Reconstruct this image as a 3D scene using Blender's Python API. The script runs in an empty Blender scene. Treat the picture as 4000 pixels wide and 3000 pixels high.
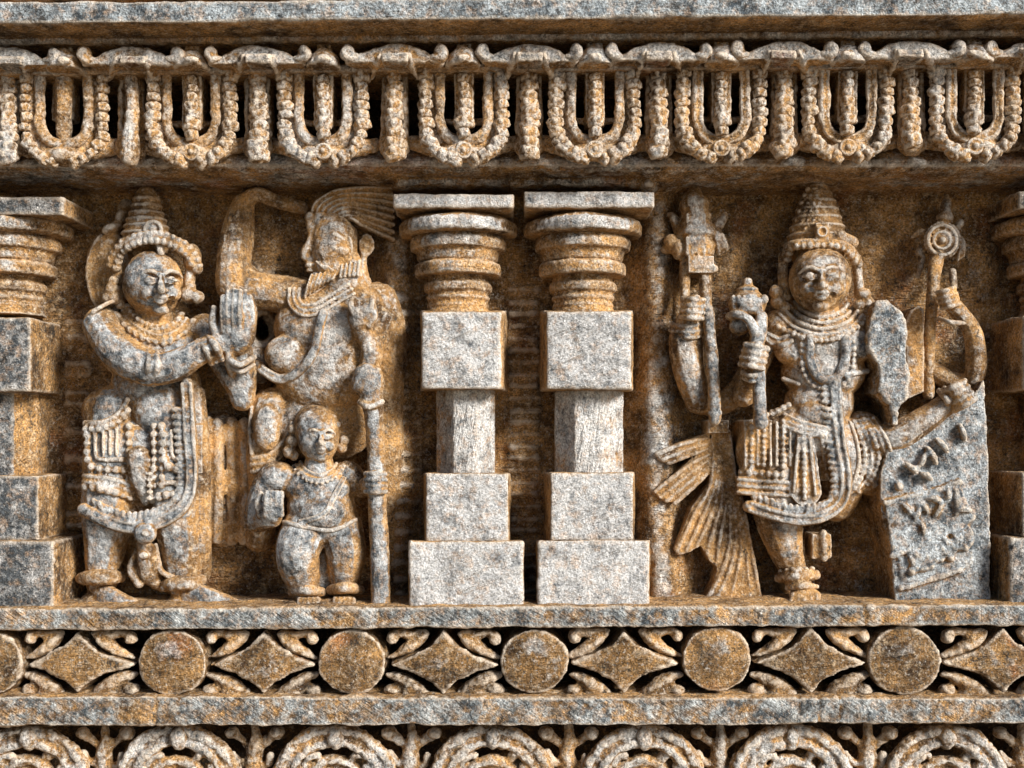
import bpy, math, random
import numpy as np
from mathutils import Vector
random.seed(7)
SC = bpy.context.scene
COL = SC.collection
# ---------------------------------------------------------------- camera, light, exposure
U = 0.4            # metres per 1000 picture pixels of the wall
D = 4.6            # camera distance (in wall units) from the reference plane h = 0.3
cam_d = bpy.data.cameras.new('camera'); cam = bpy.data.objects.new('camera', cam_d); COL.objects.link(cam)
cam.location = (0, -(D + 0.3) * U, 0); cam.rotation_euler = (math.radians(90), 0, 0)
cam_d.sensor_width = 36; cam_d.lens = 36 * D / 4.0; cam_d.shift_y = 0.05; cam_d.clip_end = 500; cam_d.clip_start = 0.05
SC.camera = cam
w = bpy.data.worlds.new('World'); SC.world = w; w.use_nodes = True
EL, AZ = 28, 50     # sun elevation, and degrees to the right of straight out of the wall
nt = w.node_tree; sky = nt.nodes.new('ShaderNodeTexSky'); sky.sky_type = 'NISHITA'; sky.sun_disc = False
sky.sun_elevation = math.radians(EL); sky.sun_rotation = math.radians(180 - AZ)
bg = nt.nodes['Background']; bg.inputs[1].default_value = 0.05; nt.links.new(sky.outputs[0], bg.inputs[0])
sd = bpy.data.lights.new('sun', 'SUN'); sd.energy = 4.2; sd.angle = math.radians(18); sd.color = (1, 0.95, 0.87)
sun = bpy.data.objects.new('sun', sd); COL.objects.link(sun)
dv = Vector((math.sin(math.radians(AZ)) * math.cos(math.radians(EL)), -math.cos(math.radians(AZ)) * math.cos(math.radians(EL)), math.sin(math.radians(EL))))
sun.rotation_euler = dv.to_track_quat('Z', 'Y').to_euler()
SC.view_settings.view_transform = 'Standard'; SC.view_settings.look = 'None'; SC.view_settings.exposure = 0.86
SC.view_settings.gamma = 1.0; SC.view_settings.use_curve_mapping = False

# ---------------------------------------------------------------- materials
def stone(name, bias=0.0, h0=0.2, hw=0.16, chisel=None, chs=0.0, dark=0.42, ochre=1.0, front=0.45, grain=1.0, rust=0.0, edge=1.0, gtint=(1, 1, 1), bump=1.0, shift=0.0, conc=1.0, streak=1.0):
    m = bpy.data.materials.new(name); m.use_nodes = True; n = m.node_tree.nodes; l = m.node_tree.links
    b = n['Principled BSDF']; b.inputs['Roughness'].default_value = 0.82; b.inputs['Specular IOR Level'].default_value = 0.28
    def L(a, c): l.new(a, c)
    def math_(op, a, c=None, cl=False):
        x = n.new('ShaderNodeMath'); x.operation = op; x.use_clamp = cl
        for i, v in enumerate((a, c)):
            if v is None: continue
            if isinstance(v, (int, float)): x.inputs[i].default_value = v
            else: L(v, x.inputs[i])
        return x.outputs[0]
    geo = n.new('ShaderNodeNewGeometry')
    sc = n.new('ShaderNodeVectorMath'); sc.operation = 'SCALE'; sc.inputs[3].default_value = 1 / U; L(geo.outputs['Position'], sc.inputs[0])
    pos = sc.outputs[0]
    def noise(s, det=5, rough=0.6, vec=None, off=0):
        x = n.new('ShaderNodeTexNoise'); x.inputs['Scale'].default_value = s; x.inputs['Detail'].default_value = det; x.inputs['Roughness'].default_value = rough
        v = vec or pos
        if off:
            a = n.new('ShaderNodeVectorMath'); a.operation = 'ADD'; a.inputs[1].default_value = (off, off * 1.7, -off); L(v, a.inputs[0]); v = a.outputs[0]
        L(v, x.inputs['Vector']); return x.outputs['Fac']
    def mapped(rot, scl):
        x = n.new('ShaderNodeMapping'); x.inputs['Rotation'].default_value = (0, math.radians(rot), 0); L(pos, x.inputs[0])
        y = n.new('ShaderNodeMapping'); y.inputs['Scale'].default_value = scl; L(x.outputs[0], y.inputs[0]); return y.outputs[0]
    def ramp(f, stops):
        x = n.new('ShaderNodeValToRGB'); L(f, x.inputs[0]); e = x.color_ramp.elements
        e[0].position, e[0].color = stops[0][0], (*stops[0][1], 1); e[1].position, e[1].color = stops[-1][0], (*stops[-1][1], 1)
        for p, c in stops[1:-1]:
            q = e.new(p); q.color = (*c, 1)
        return x.outputs[0]
    def mr(f, a, c, t0=0.0, t1=1.0):
        x = n.new('ShaderNodeMapRange'); x.clamp = True; L(f, x.inputs[0])
        for i, v in enumerate((a, c, t0, t1)): x.inputs[1 + i].default_value = v
        return x.outputs[0]
    def mix(f, a, c, mode='MIX'):
        x = n.new('ShaderNodeMix'); x.data_type = 'RGBA'; x.blend_type = mode
        if isinstance(f, (int, float)): x.inputs[0].default_value = f
        else: L(f, x.inputs[0])
        for i, v in ((6, a), (7, c)):
            if isinstance(v, tuple): x.inputs[i].default_value = (*v, 1)
            else: L(v, x.inputs[i])
        return x.outputs[2]
    sep = n.new('ShaderNodeSeparateXYZ'); L(pos, sep.inputs[0])
    sn = n.new('ShaderNodeSeparateXYZ'); L(geo.outputs['Normal'], sn.inputs[0])
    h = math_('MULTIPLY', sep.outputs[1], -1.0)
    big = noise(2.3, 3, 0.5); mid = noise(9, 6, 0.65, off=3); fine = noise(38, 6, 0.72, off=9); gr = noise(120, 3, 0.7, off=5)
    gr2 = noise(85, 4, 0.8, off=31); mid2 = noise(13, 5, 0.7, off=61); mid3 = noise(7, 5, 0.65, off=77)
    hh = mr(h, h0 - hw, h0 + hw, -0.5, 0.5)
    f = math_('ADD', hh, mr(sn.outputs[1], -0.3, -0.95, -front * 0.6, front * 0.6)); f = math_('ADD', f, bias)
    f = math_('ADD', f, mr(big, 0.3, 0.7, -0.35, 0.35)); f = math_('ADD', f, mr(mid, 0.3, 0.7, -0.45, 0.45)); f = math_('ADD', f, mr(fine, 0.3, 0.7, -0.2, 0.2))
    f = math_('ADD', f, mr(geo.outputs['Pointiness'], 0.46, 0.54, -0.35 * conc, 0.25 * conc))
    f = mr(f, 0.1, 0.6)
    oc = mix(mr(mid3, 0.36, 0.64), (0.095 * ochre, 0.050 * ochre, 0.020 * ochre), (0.56 * ochre, 0.315 * ochre, 0.118 * ochre))
    oc = mix(mr(fine, 0.50, 0.66, 0, 0.7), oc, (0.68 * ochre, 0.52 * ochre, 0.34 * ochre))
    gc = mix(mr(math_('ADD', math_('MULTIPLY', mid2, 0.6), math_('MULTIPLY', fine, 0.4)), 0.40 + shift, 0.57 + shift), (0.070 * gtint[0], 0.080 * gtint[1], 0.090 * gtint[2]), (0.60 * gtint[0], 0.59 * gtint[1], 0.58 * gtint[2]))
    gc = mix(mr(noise(30, 4, 0.7, off=41), 0.5, 0.66, 0, 0.5), gc, (0.52, 0.34, 0.21))
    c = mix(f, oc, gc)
    if rust:
        c = mix(mr(noise(3.4, 4, 0.6, off=23), 0.62 - 0.1 * rust, 0.74, 0, 0.6), c, (0.38, 0.13, 0.045))
    # fine mineral grain
    gm_ = n.new('ShaderNodeCombineXYZ'); gv = mr(gr, 0.32, 0.68, 1 - 0.7 * grain, 1 + 0.7 * grain)
    for k_ in range(3): L(gv, gm_.inputs[k_])
    c = mix(1.0, c, gm_.outputs[0], 'MULTIPLY')
    c = mix(mr(gr2, 0.57, 0.66, 0, 0.7 * grain), c, (0.80, 0.78, 0.74))
    # black lichen in patches of its own; covers recess stone as painted shade
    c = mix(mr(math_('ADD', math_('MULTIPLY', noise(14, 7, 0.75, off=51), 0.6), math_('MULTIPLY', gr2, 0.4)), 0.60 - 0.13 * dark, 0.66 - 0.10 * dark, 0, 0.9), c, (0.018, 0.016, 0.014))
    # rain streaks
    c = mix(mr(noise(1.0, 5, 0.7, vec=mapped(2, (13, 13, 1.6))), 0.57, 0.70, 0, 0.55 * streak), c, (0.035, 0.030, 0.026))
    # pale worn arrises
    c = mix(mr(geo.outputs['Pointiness'], 0.512, 0.57, 0, 0.85 * edge), c, mix(gr, (0.62, 0.46, 0.30), (0.88, 0.82, 0.74)))
    L(c, b.inputs['Base Color'])
    # bump
    hgt = math_('ADD', math_('MULTIPLY', mid, 0.5), math_('MULTIPLY', fine, 0.55)); hgt = math_('ADD', hgt, math_('MULTIPLY', gr, 0.34 * grain))
    if chisel is not None:
        hgt = math_('ADD', hgt, math_('MULTIPLY', math_('MULTIPLY', noise(1.0, 4, 0.65, vec=mapped(chisel, (7, 30, 44))), mr(noise(4.5, 2, 0.5, off=91), 0.35, 0.62, 0.25, 1.0)), chs * 1.5))
    bp = n.new('ShaderNodeBump'); bp.inputs['Strength'].default_value = 0.9 * bump; bp.inputs['Distance'].default_value = 0.042 * U; L(hgt, bp.inputs['Height'])
    L(bp.outputs[0], b.inputs['Normal'])
    return m
M = dict(
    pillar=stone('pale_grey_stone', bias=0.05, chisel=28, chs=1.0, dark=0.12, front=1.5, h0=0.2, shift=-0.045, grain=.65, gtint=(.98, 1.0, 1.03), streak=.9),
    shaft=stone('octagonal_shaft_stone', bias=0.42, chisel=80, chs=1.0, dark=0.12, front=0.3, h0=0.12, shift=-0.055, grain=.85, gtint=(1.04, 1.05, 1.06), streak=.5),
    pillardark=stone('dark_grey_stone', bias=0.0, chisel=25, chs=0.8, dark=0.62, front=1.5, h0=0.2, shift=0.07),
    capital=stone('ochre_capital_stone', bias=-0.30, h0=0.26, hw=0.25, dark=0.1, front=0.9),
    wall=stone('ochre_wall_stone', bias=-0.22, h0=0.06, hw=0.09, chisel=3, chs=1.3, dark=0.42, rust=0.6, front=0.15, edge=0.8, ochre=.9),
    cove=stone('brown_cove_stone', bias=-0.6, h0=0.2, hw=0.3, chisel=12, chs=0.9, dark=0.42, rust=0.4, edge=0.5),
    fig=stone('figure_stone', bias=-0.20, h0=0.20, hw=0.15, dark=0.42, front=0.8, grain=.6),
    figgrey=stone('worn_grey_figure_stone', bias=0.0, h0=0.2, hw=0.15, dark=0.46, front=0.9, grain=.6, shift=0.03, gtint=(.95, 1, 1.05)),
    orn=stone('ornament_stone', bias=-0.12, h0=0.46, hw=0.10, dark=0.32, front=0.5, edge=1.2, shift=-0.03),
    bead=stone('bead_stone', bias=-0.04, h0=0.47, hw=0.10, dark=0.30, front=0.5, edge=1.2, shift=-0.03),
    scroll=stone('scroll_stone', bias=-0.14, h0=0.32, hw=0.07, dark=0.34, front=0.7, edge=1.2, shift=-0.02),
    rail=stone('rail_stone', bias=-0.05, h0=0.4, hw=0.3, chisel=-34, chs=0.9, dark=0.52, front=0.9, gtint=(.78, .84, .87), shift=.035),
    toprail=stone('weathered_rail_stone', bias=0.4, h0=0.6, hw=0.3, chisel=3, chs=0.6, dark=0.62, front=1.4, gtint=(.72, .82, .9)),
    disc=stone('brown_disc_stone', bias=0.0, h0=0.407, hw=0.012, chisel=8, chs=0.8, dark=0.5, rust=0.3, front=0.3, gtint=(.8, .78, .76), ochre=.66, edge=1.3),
    recess=stone('shade_painted_recess_stone', bias=-0.9, h0=0.3, dark=1.3, edge=0.2, ochre=0.5),  # near-black colour paints in the shade of the deep gaps
    slab=stone('broken_grey_stone', bias=0.34, h0=0.2, hw=0.2, dark=0.45, front=0.8, gtint=(.8, .88, .95), shift=0.02),
)

# ---------------------------------------------------------------- geometry kit
def P(px, py, h):
    f = (D - (h - 0.3)) / D
    return Vector(((px - 2000) / 1000 * f, -h, (1700 - py) / 1000 * f))
def fs(h): return (D - (h - 0.3)) / D / 1000
_ico = {}
def ico(sub):
    if sub not in _ico:
        import bmesh
        bm = bmesh.new(); bmesh.ops.create_icosphere(bm, subdivisions=sub, radius=1)
        _ico[sub] = (np.array([v.co[:] for v in bm.verts]), [tuple(v.index for v in f.verts) for f in bm.faces]); bm.free()
    return _ico[sub]
def spl(pts, n=6, closed=False):
    pts = [np.array(p, float) for p in pts]
    if len(pts) == 2: return [pts[0] * (1 - t) + pts[1] * t for t in np.linspace(0, 1, n + 1)]
    out = []
    N = len(pts)
    rng = range(N) if closed else range(N - 1)
    for i in rng:
        g = lambda k: pts[k % N] if closed else pts[max(0, min(N - 1, k))]
        p0, p1, p2, p3 = g(i - 1), g(i), g(i + 1), g(i + 2)
        for t in np.linspace(0, 1, n, endpoint=False):
            out.append(0.5 * (2 * p1 + (p2 - p0) * t + (2 * p0 - 5 * p1 + 4 * p2 - p3) * t * t + (3 * p1 - p0 - 3 * p2 + p3) * t ** 3))
    if not closed: out.append(pts[-1])
    return out
def walk(pts, step, start=0.0):
    """points each `step` px along a path, with the in-picture unit normal"""
    q = spl(pts, 12); out = []; acc = -start; nxt = 0
    for a, b in zip(q[:-1], q[1:]):
        L = math.hypot(*(b[:2] - a[:2]))
        if L < 1e-6: continue
        while nxt <= acc + L:
            if nxt >= acc:
                t = (nxt - acc) / L; p = a * (1 - t) + b * t; d = (b - a)[:2] / L
                out.append((p, (-d[1], d[0])))
            nxt += step
        acc += L
    return out
class Sculpt:
    def __init__(s, on=()):
        s.v = []; s.f = []; s.n = 0; s.carves = []; s.grooves = []; s.cl = .075; s.on = [o.bvh() for o in on]
    def bvh(s):
        from mathutils.bvhtree import BVHTree
        return BVHTree.FromPolygons([Vector(v) for v in np.concatenate(s.v).tolist()], s.f)
    def freeze(s): s.on.append(s.bvh()); return s
    def drop(s, px, py, h, lift=0.004):
        """lay an ornament on the stone below it: nearest surface, kept within 7 cm-units of h"""
        o = Vector((0, -(D + 0.3), 0)); d = (P(px, py, 0) - o).normalized(); best = None
        for b in s.on:
            loc = b.ray_cast(o, d)[0]
            if loc is not None and (best is None or -loc.y > best): best = -loc.y
        if best is None: return h - s.cl * .6
        return min(max(best, h - s.cl), h + s.cl) + lift
    def add(s, v, f):
        s.v.append(np.asarray(v, float)); s.f += [tuple(i + s.n for i in q) for q in f]; s.n += len(v)
    def ell(s, px, py, h, rx, ry=None, rh=None, rot=0, sub=3):
        ry = rx if ry is None else ry; rh = min(rx, ry) if rh is None else rh
        v, f = ico(sub); k = fs(h); c = P(px, py, h); a = math.radians(rot)
        x = v[:, 0] * rx * k; z = v[:, 2] * ry * k
        s.add(np.stack([c.x + x * math.cos(a) + z * math.sin(a), c.y + v[:, 1] * rh * k, c.z - x * math.sin(a) + z * math.cos(a)], 1), f); return s
    def tube(s, pts, df=1.0, seg=12, n=6, cap=True, closed=False):
        """swept rounded tube; points (px, py, h, r); df = depth radius / in-picture radius"""
        q = spl(pts, n, closed)
        if s.on:
            hs_ = [s.drop(p[0], p[1], p[2]) for p in q]; N_ = len(hs_)
            for i_, p in enumerate(q):
                w_ = [hs_[max(0, min(N_ - 1, i_ + k_))] for k_ in (-1, 0, 1)]; q[i_] = np.array([p[0], p[1], sum(w_) / 3, p[3]])
        c = [P(p[0], p[1], p[2]) for p in q]; r = [max(p[3], 0.5) * fs(p[2]) for p in q]
        rings = []
        m = len(c)
        tang = []
        for i in range(m):
            t = (c[(i + 1) % m] - c[i - 1]) if closed else (c[min(i + 1, m - 1)] - c[max(i - 1, 0)])
            tang.append(t.normalized() if t.length > 1e-9 else Vector((1, 0, 0)))
        def ring(ce, t, rr):
            nrm = Vector((0, -1, 0)); nrm = nrm - t * nrm.dot(t)
            nrm = nrm.normalized() if nrm.length > 1e-3 else Vector((0, 0, 1)); sd = t.cross(nrm).normalized()
            return [ce + sd * (math.cos(a) * rr) + nrm * (math.sin(a) * rr * df) for a in [2 * math.pi * k / seg for k in range(seg)]]
        if not closed and cap:
            for a in (80, 50, 25): rings.append(ring(c[0] - tang[0] * r[0] * math.sin(math.radians(a)), tang[0], r[0] * math.cos(math.radians(a))))
        for i in range(m): rings.append(ring(c[i], tang[i], r[i]))
        if not closed and cap:
            for a in (25, 50, 80): rings.append(ring(c[-1] + tang[-1] * r[-1] * math.sin(math.radians(a)), tang[-1], r[-1] * math.cos(math.radians(a))))
        v = [tuple(p) for R in rings for p in R]; f = []
        R = len(rings)
        for i in range(R if closed else R - 1):
            for k in range(seg):
                a = i * seg; b_ = ((i + 1) % R) * seg
                f.append((a + k, a + (k + 1) % seg, b_ + (k + 1) % seg, b_ + k))
        if not closed: f.append(tuple(range(seg))[::-1]); f.append(tuple((R - 1) * seg + k for k in range(seg)))
        s.add(v, f); return s
    def prism(s, poly, h0, h1, slope=0.0):
        """outline at front depth h1, run straight back to h0 (slope widens the back)"""
        fr = [P(x, y, h1) for x, y in poly]; cx = sum((p for p in fr), Vector()) / len(fr)
        bk = [Vector((p.x + (p.x - cx.x) * slope, -h0, p.z + (p.z - cx.z) * slope)) for p in fr]
        N = len(poly); f = [tuple(range(N)), tuple(range(2 * N - 1, N - 1, -1))]
        for i in range(N): f.append((i, N + i, N + (i + 1) % N, (i + 1) % N))
        s.add([tuple(p) for p in fr + bk], f); return s
    def box(s, x0, y0, x1, y1, h0, h1, back=None):
        fr = [P(x0, y0, h1), P(x1, y0, h1), P(x1, y1, h1), P(x0, y1, h1)]
        if back: bk = [Vector((v.x, -h0, v.z)) for v in [P(back[0], back[1], h0), P(back[2], back[1], h0), P(back[2], back[3], h0), P(back[0], back[3], h0)]]
        else: bk = [Vector((p.x, -h0, p.z)) for p in fr]
        s.add([tuple(p) for p in fr + bk], [(0, 1, 2, 3), (7, 6, 5, 4), (0, 4, 5, 1), (1, 5, 6, 2), (2, 6, 7, 3), (3, 7, 4, 0)]); return s
    def lathe(s, cx, hc, prof, seg=56):
        x0 = P(cx, 1200, hc).x; v = []; f = []
        for py, r in prof:
            rr = r * fs(hc); z = P(cx, py, hc + rr).z
            v += [(x0 + math.cos(2 * math.pi * k / seg) * rr, -hc + math.sin(2 * math.pi * k / seg) * rr, z) for k in range(seg)]
        for i in range(len(prof) - 1):
            for k in range(seg): f.append((i * seg + k, i * seg + (k + 1) % seg, (i + 1) * seg + (k + 1) % seg, (i + 1) * seg + k))
        f.append(tuple(range(seg))[::-1]); f.append(tuple((len(prof) - 1) * seg + k for k in range(seg)))
        s.add(v, f); return s
    def ring(s, px, py, h, R, r, ry=None):
        ry = R if ry is None else ry
        return s.tube([(px + R * math.cos(a), py + ry * math.sin(a), h, r) for a in [2 * math.pi * k / 12 for k in range(12)]], closed=True, n=3, seg=8)
    def beads(s, path, r, step, off=0, rh=None, h=0.0, jit=0.12, ln=1.0):
        for p, nn in walk(path, step):
            k = 1 + random.uniform(-jit, jit); bz = p[2] + h
            if s.on: bz = s.drop(p[0] + nn[0] * off, p[1] + nn[1] * off, bz)
            s.ell(p[0] + nn[0] * off, p[1] + nn[1] * off, bz, r * k * ln, r * k, (rh or r) * k, rot=-math.degrees(math.atan2(nn[1], nn[0])) if ln != 1 else random.uniform(0, 90), sub=2)
        return s
    def joint(s, px, w=7, depth=0.02): s.grooves.append((px, w, depth)); return s
    def carve(s, px, py, h, r): s.carves.append((P(px, py, h), r * fs(h))); return s
tex = {}
def cl(scale):
    if scale not in tex:
        t = bpy.data.textures.new('erosion', 'CLOUDS'); t.noise_scale = scale; t.noise_depth = 3; tex[scale] = t
    return tex[scale]
WPOS = {}
def reg(o, wp): WPOS[o] = Vector(wp)
def evalmesh(me, mods):
    o = bpy.data.objects.new('temporary', me); COL.objects.link(o)
    for t, kw in mods:
        q = o.modifiers.new('m', t)
        for k, v in kw.items(): setattr(q, k, v)
    dg = bpy.context.evaluated_depsgraph_get()
    out = bpy.data.meshes.new_from_object(o.evaluated_get(dg))
    bpy.data.objects.remove(o); return out
def put(name, me, parent=None, wp=(0, 0, 0)):
    o = bpy.data.objects.new(name, me); COL.objects.link(o); reg(o, wp)
    if parent is not None: o.parent = parent; o.location = Vector(wp) - WPOS[parent]
    else: o.location = wp
    return o
def tag(o, label=None, cat=None, group=None, kind=None):
    if label: o['label'] = label
    if cat: o['category'] = cat
    if group: o['group'] = group
    if kind: o['kind'] = kind
    return o
def thing(name, label, cat, at, group=None):
    o = bpy.data.objects.new(name, None); COL.objects.link(o); wp = P(*at); o.location = wp; o.empty_display_size = 0.05; reg(o, wp)
    return tag(o, label, cat, group)
def build(sc, name, mat, parent=None, vox=0.008, smooth=2, d1=0.012, d2=0.006, s1=0.11, s2=0.022, label=None):
    me = bpy.data.meshes.new(name); me.from_pydata(np.concatenate(sc.v).tolist(), [], sc.f)
    me = evalmesh(me, [('REMESH', dict(mode='VOXEL', voxel_size=vox, use_smooth_shade=True))])
    if sc.grooves:
        n = len(me.vertices); co = np.empty(n * 3); me.vertices.foreach_get('co', co); co = co.reshape(-1, 3); yf = co[:, 1].min()
        for px, w_, dp in sc.grooves:
            xw = P(px, 1700, -yf).x + 0.004 * np.sin(co[:, 2] * 60); k = np.clip(1 - np.abs(co[:, 0] - xw) / (w_ / 1000), 0, 1)
            co[:, 1] += np.where(co[:, 1] < yf + 0.04, k * dp, 0); co[:, 2] -= np.where((co[:, 2] > co[:, 2].max() - .012), k * dp * .6, 0)
        me.vertices.foreach_set('co', co.ravel()); me.update()
    if sc.carves:
        n = len(me.vertices); co = np.empty(n * 3); me.vertices.foreach_get('co', co); co = co.reshape(-1, 3)
        for c, r in sc.carves:
            c = np.array(c); d = co - c; L = np.linalg.norm(d, axis=1); k = (L < r) & (L > 1e-6)
            co[k] = c + d[k] / L[k, None] * r
        me.vertices.foreach_set('co', co.ravel()); me.update()
    mods = []
    if smooth: mods.append(('SMOOTH', dict(factor=0.5, iterations=smooth)))
    if d1: mods.append(('DISPLACE', dict(texture=cl(s1), strength=d1, mid_level=0.5, texture_coords='GLOBAL')))
    if d2: mods.append(('DISPLACE', dict(texture=cl(s2), strength=d2, mid_level=0.5, texture_coords='GLOBAL')))
    if mods: me = evalmesh(me, mods)
    n = len(me.vertices); co = np.empty(n * 3); me.vertices.foreach_get('co', co); co = co.reshape(-1, 3)
    c = (co.min(0) + co.max(0)) / 2; co -= c; me.vertices.foreach_set('co', co.ravel()); me.update()
    me.polygons.foreach_set('use_smooth', [True] * len(me.polygons)); me.name = name
    me.materials.clear(); me.materials.append(M[mat])
    o = put(name, me, parent, c)
    if label: o['label'] = label
    return o
S = Sculpt
ORD = ['first', 'second', 'third', 'fourth', 'fifth', 'sixth', 'seventh', 'eighth', 'ninth', 'tenth']

# ================================================================ SETTING: ground in front of the wall
gm = bpy.data.materials.new('sandy_ground'); gm.use_nodes = True
gn = gm.node_tree.nodes; gx = gn.new('ShaderNodeTexNoise'); gx.inputs['Scale'].default_value = 6; gr_ = gn.new('ShaderNodeValToRGB')
gr_.color_ramp.elements[0].color = (0.19, 0.14, 0.085, 1); gr_.color_ramp.elements[1].color = (0.28, 0.21, 0.13, 1)
gm.node_tree.links.new(gx.outputs[0], gr_.inputs[0]); gm.node_tree.links.new(gr_.outputs[0], gn['Principled BSDF'].inputs['Base Color'])
me = bpy.data.meshes.new('ground'); g = 300
me.from_pydata([(-g, 0.2, 0), (g, 0.2, 0), (g, -g, 0), (-g, -g, 0)], [], [(0, 1, 2, 3)]); me.materials.append(gm)
go = put('ground', me, None, (0, 0, -3.6)); go['kind'] = 'structure'; go['label'] = 'sandy ground at the foot of the carved wall'

# ================================================================ NICHE WALL (one carved sheet with the cove above it)
def wall_sheet(name, xs, prof, mat, bumps=(), holes=(), label='', cat='wall', coarse=0.02):
    """prof: list of (py, h) run down the picture; xs in px; a closed, thick stone sheet"""
    pr = []
    for (a, ha), (b, hb) in zip(prof[:-1], prof[1:]):
        k = max(1, int(math.hypot(b - a, (hb - ha) * 1000) / 11))
        pr += [(a + (b - a) * t / k, ha + (hb - ha) * t / k) for t in range(k)]
    pr.append(prof[-1])
    X = np.arange(xs[0], xs[1] + 1, 11.0); PY = np.array([p[0] for p in pr]); H = np.array([p[1] for p in pr])
    XX, YY = np.meshgrid(X, PY); HH = np.repeat(H[:, None], len(X), 1)
    for (x0, y0, x1, y1, h, s_) in bumps:
        ex = 1 / (1 + np.exp(-np.clip((XX - x0) / s_, -30, 30))) / (1 + np.exp(-np.clip((x1 - XX) / s_, -30, 30)))
        ey = 1 / (1 + np.exp(-np.clip((YY - y0) / s_, -30, 30))) / (1 + np.exp(-np.clip((y1 - YY) / s_, -30, 30)))
        HH = HH + h * ex * ey if h > 0 else np.maximum(HH, -h * ex * ey)
    for (x, y, rx, ry, h) in holes:
        d = ((XX - x) / rx) ** 2 + ((YY - y) / ry) ** 2; HH = HH + h * (1 / (1 + np.exp(-np.clip((1 - d) * 7, -30, 30))))
    F = (D - (HH - 0.3)) / D
    V = np.stack([(XX - 2000) / 1000 * F, -HH, (1700 - YY) / 1000 * F], -1).reshape(-1, 3)
    R, C_ = XX.shape; f = []
    for i in range(R - 1):
        for j in range(C_ - 1): f.append((i * C_ + j, i * C_ + j + 1, (i + 1) * C_ + j + 1, (i + 1) * C_ + j)[::-1])
    me = bpy.data.meshes.new(name); me.from_pydata(V.tolist(), [], f)
    me = evalmesh(me, [('DISPLACE', dict(texture=cl(0.16), strength=coarse, mid_level=0.5, texture_coords='GLOBAL')),
                       ('DISPLACE', dict(texture=cl(0.035), strength=0.014, mid_level=0.5, texture_coords='GLOBAL')),
                       ('SOLIDIFY', dict(thickness=0.06, offset=-1.0))])
    me.polygons.foreach_set('use_smooth', [True] * len(me.polygons)); me.name = name; me.materials.clear(); me.materials.append(M[mat])
    return tag(put(name, me), label, cat)
cove = [(560, 0.30), (625, 0.36), (648, 0.36), (668, 0.33), (692, 0.26), (716, 0.16), (742, 0.06), (772, -0.02), (830, -0.07)]
bumps = [(960, 1000, 1570, 2400, 0.06, 16), (2580, 1250, 3420, 2400, 0.045, 20), (330, 1300, 800, 2400, 0.04, 20), (3520, 700, 3900, 1150, -0.03, 20),
         (1530, 640, 2570, 745, -0.24, 7),                 # block over the pillar pair
         (780, 1620, 900, 2130, 0.09, 12), (900, 1680, 1000, 2080, 0.05, 14), (770, 2120, 1010, 2300, 0.04, 20),
         (960, 840, 1200, 1080, 0.03, 18), (1490, 900, 1600, 2380, 0.09, 16),
         (2500, 700, 2635, 2400, 0.13, 24), (2560, 2150, 2760, 2400, 0.05, 25), (2780, 900, 2900, 1180, 0.03, 18),
         (3280, 1950, 3450, 2350, 0.03, 20), (3760, 860, 3860, 1240, 0.02, 20), (3360, 900, 3450, 1130, 0.025, 14),
         (900, 1050, 1060, 1500, 0.10, 16), (2600, 690, 2950, 740, 0.03, 16)]
rows = [(250, y, 360, y + 60, 0.028, 5) for y in range(1290, 2300, 118)] + [(1985, y, 2100, y + 62, 0.022, 6) for y in range(1180, 2100, 140)] + [(1985, y, 2110, y + 24, 0.016, 4) for y in range(1120, 2360, 47)] + [(1540, y, 1650, y + 26, 0.018, 4) for y in range(1150, 2360, 61)] + [(255, y, 345, y + 24, 0.016, 4) for y in range(1250, 2360, 53)]
wall_sheet('niche_wall', (-700, 4700), cove + [(1500, -0.07), (2345, -0.07)], 'wall', bumps + rows, [(1026, 1283, 32, 44, -0.36)],
           'ochre carved niche wall with concave cove behind the figures and pillars')

# ================================================================ LONG COURSES
def course(name, yl, yr, bl, br, h0, h1, mat, label, cat, chips=(), vox=0.012, d1=0.014, d2=0.009, joints=()):
    """long horizontal bar; yl/yr top at px 0/4000, bl/br bottom"""
    g = lambda a, b, x: a + (b - a) * x / 4000
    s = S(); s.prism([(-800, g(yl, yr, -800)), (4800, g(yl, yr, 4800)), (4800, g(bl, br, 4800)), (-800, g(bl, br, -800))], h0, h1)
    for c in chips: s.carve(*c)
    for q in joints: s.joint(*q)
    return tag(build(s, name, mat, None, vox=vox, smooth=2, d1=d1, d2=d2, s2=0.03), label, cat)
course('cornice_rail', 6, -28, 94, 58, 0.30, 0.66, 'toprail', 'dark grey weathered stone rail across the very top with chipped lower edge', 'rail',
       [(1745, 92, 0.69, 34), (2330, 84, 0.68, 22), (2600, 82, 0.70, 66), (3215, 78, 0.70, 46), (3352, 74, 0.70, 48), (560, 104, 0.69, 26), (2870, 86, 0.68, 20), (1380, 92, 0.68, 20), (3640, 20, 0.72, 40)])
course('wall_course', -190, -225, -6, -40, 0.0, 0.64, 'toprail', 'stone course above the top rail, divided from it by a dark joint', 'wall', vox=0.02)
course('cornice_soffit', 40, 15, 172, 142, 0.10, 0.50, 'cove', 'rough brown stone soffit under the top rail, above the row of eaves', 'soffit')
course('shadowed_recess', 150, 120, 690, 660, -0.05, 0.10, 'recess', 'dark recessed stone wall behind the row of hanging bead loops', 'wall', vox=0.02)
course('beam', 262, 226, 292, 262, 0.06, 0.475, 'cove', 'brown stone beam under the eaves from which the bead loops hang', 'beam', vox=0.009)
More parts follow.
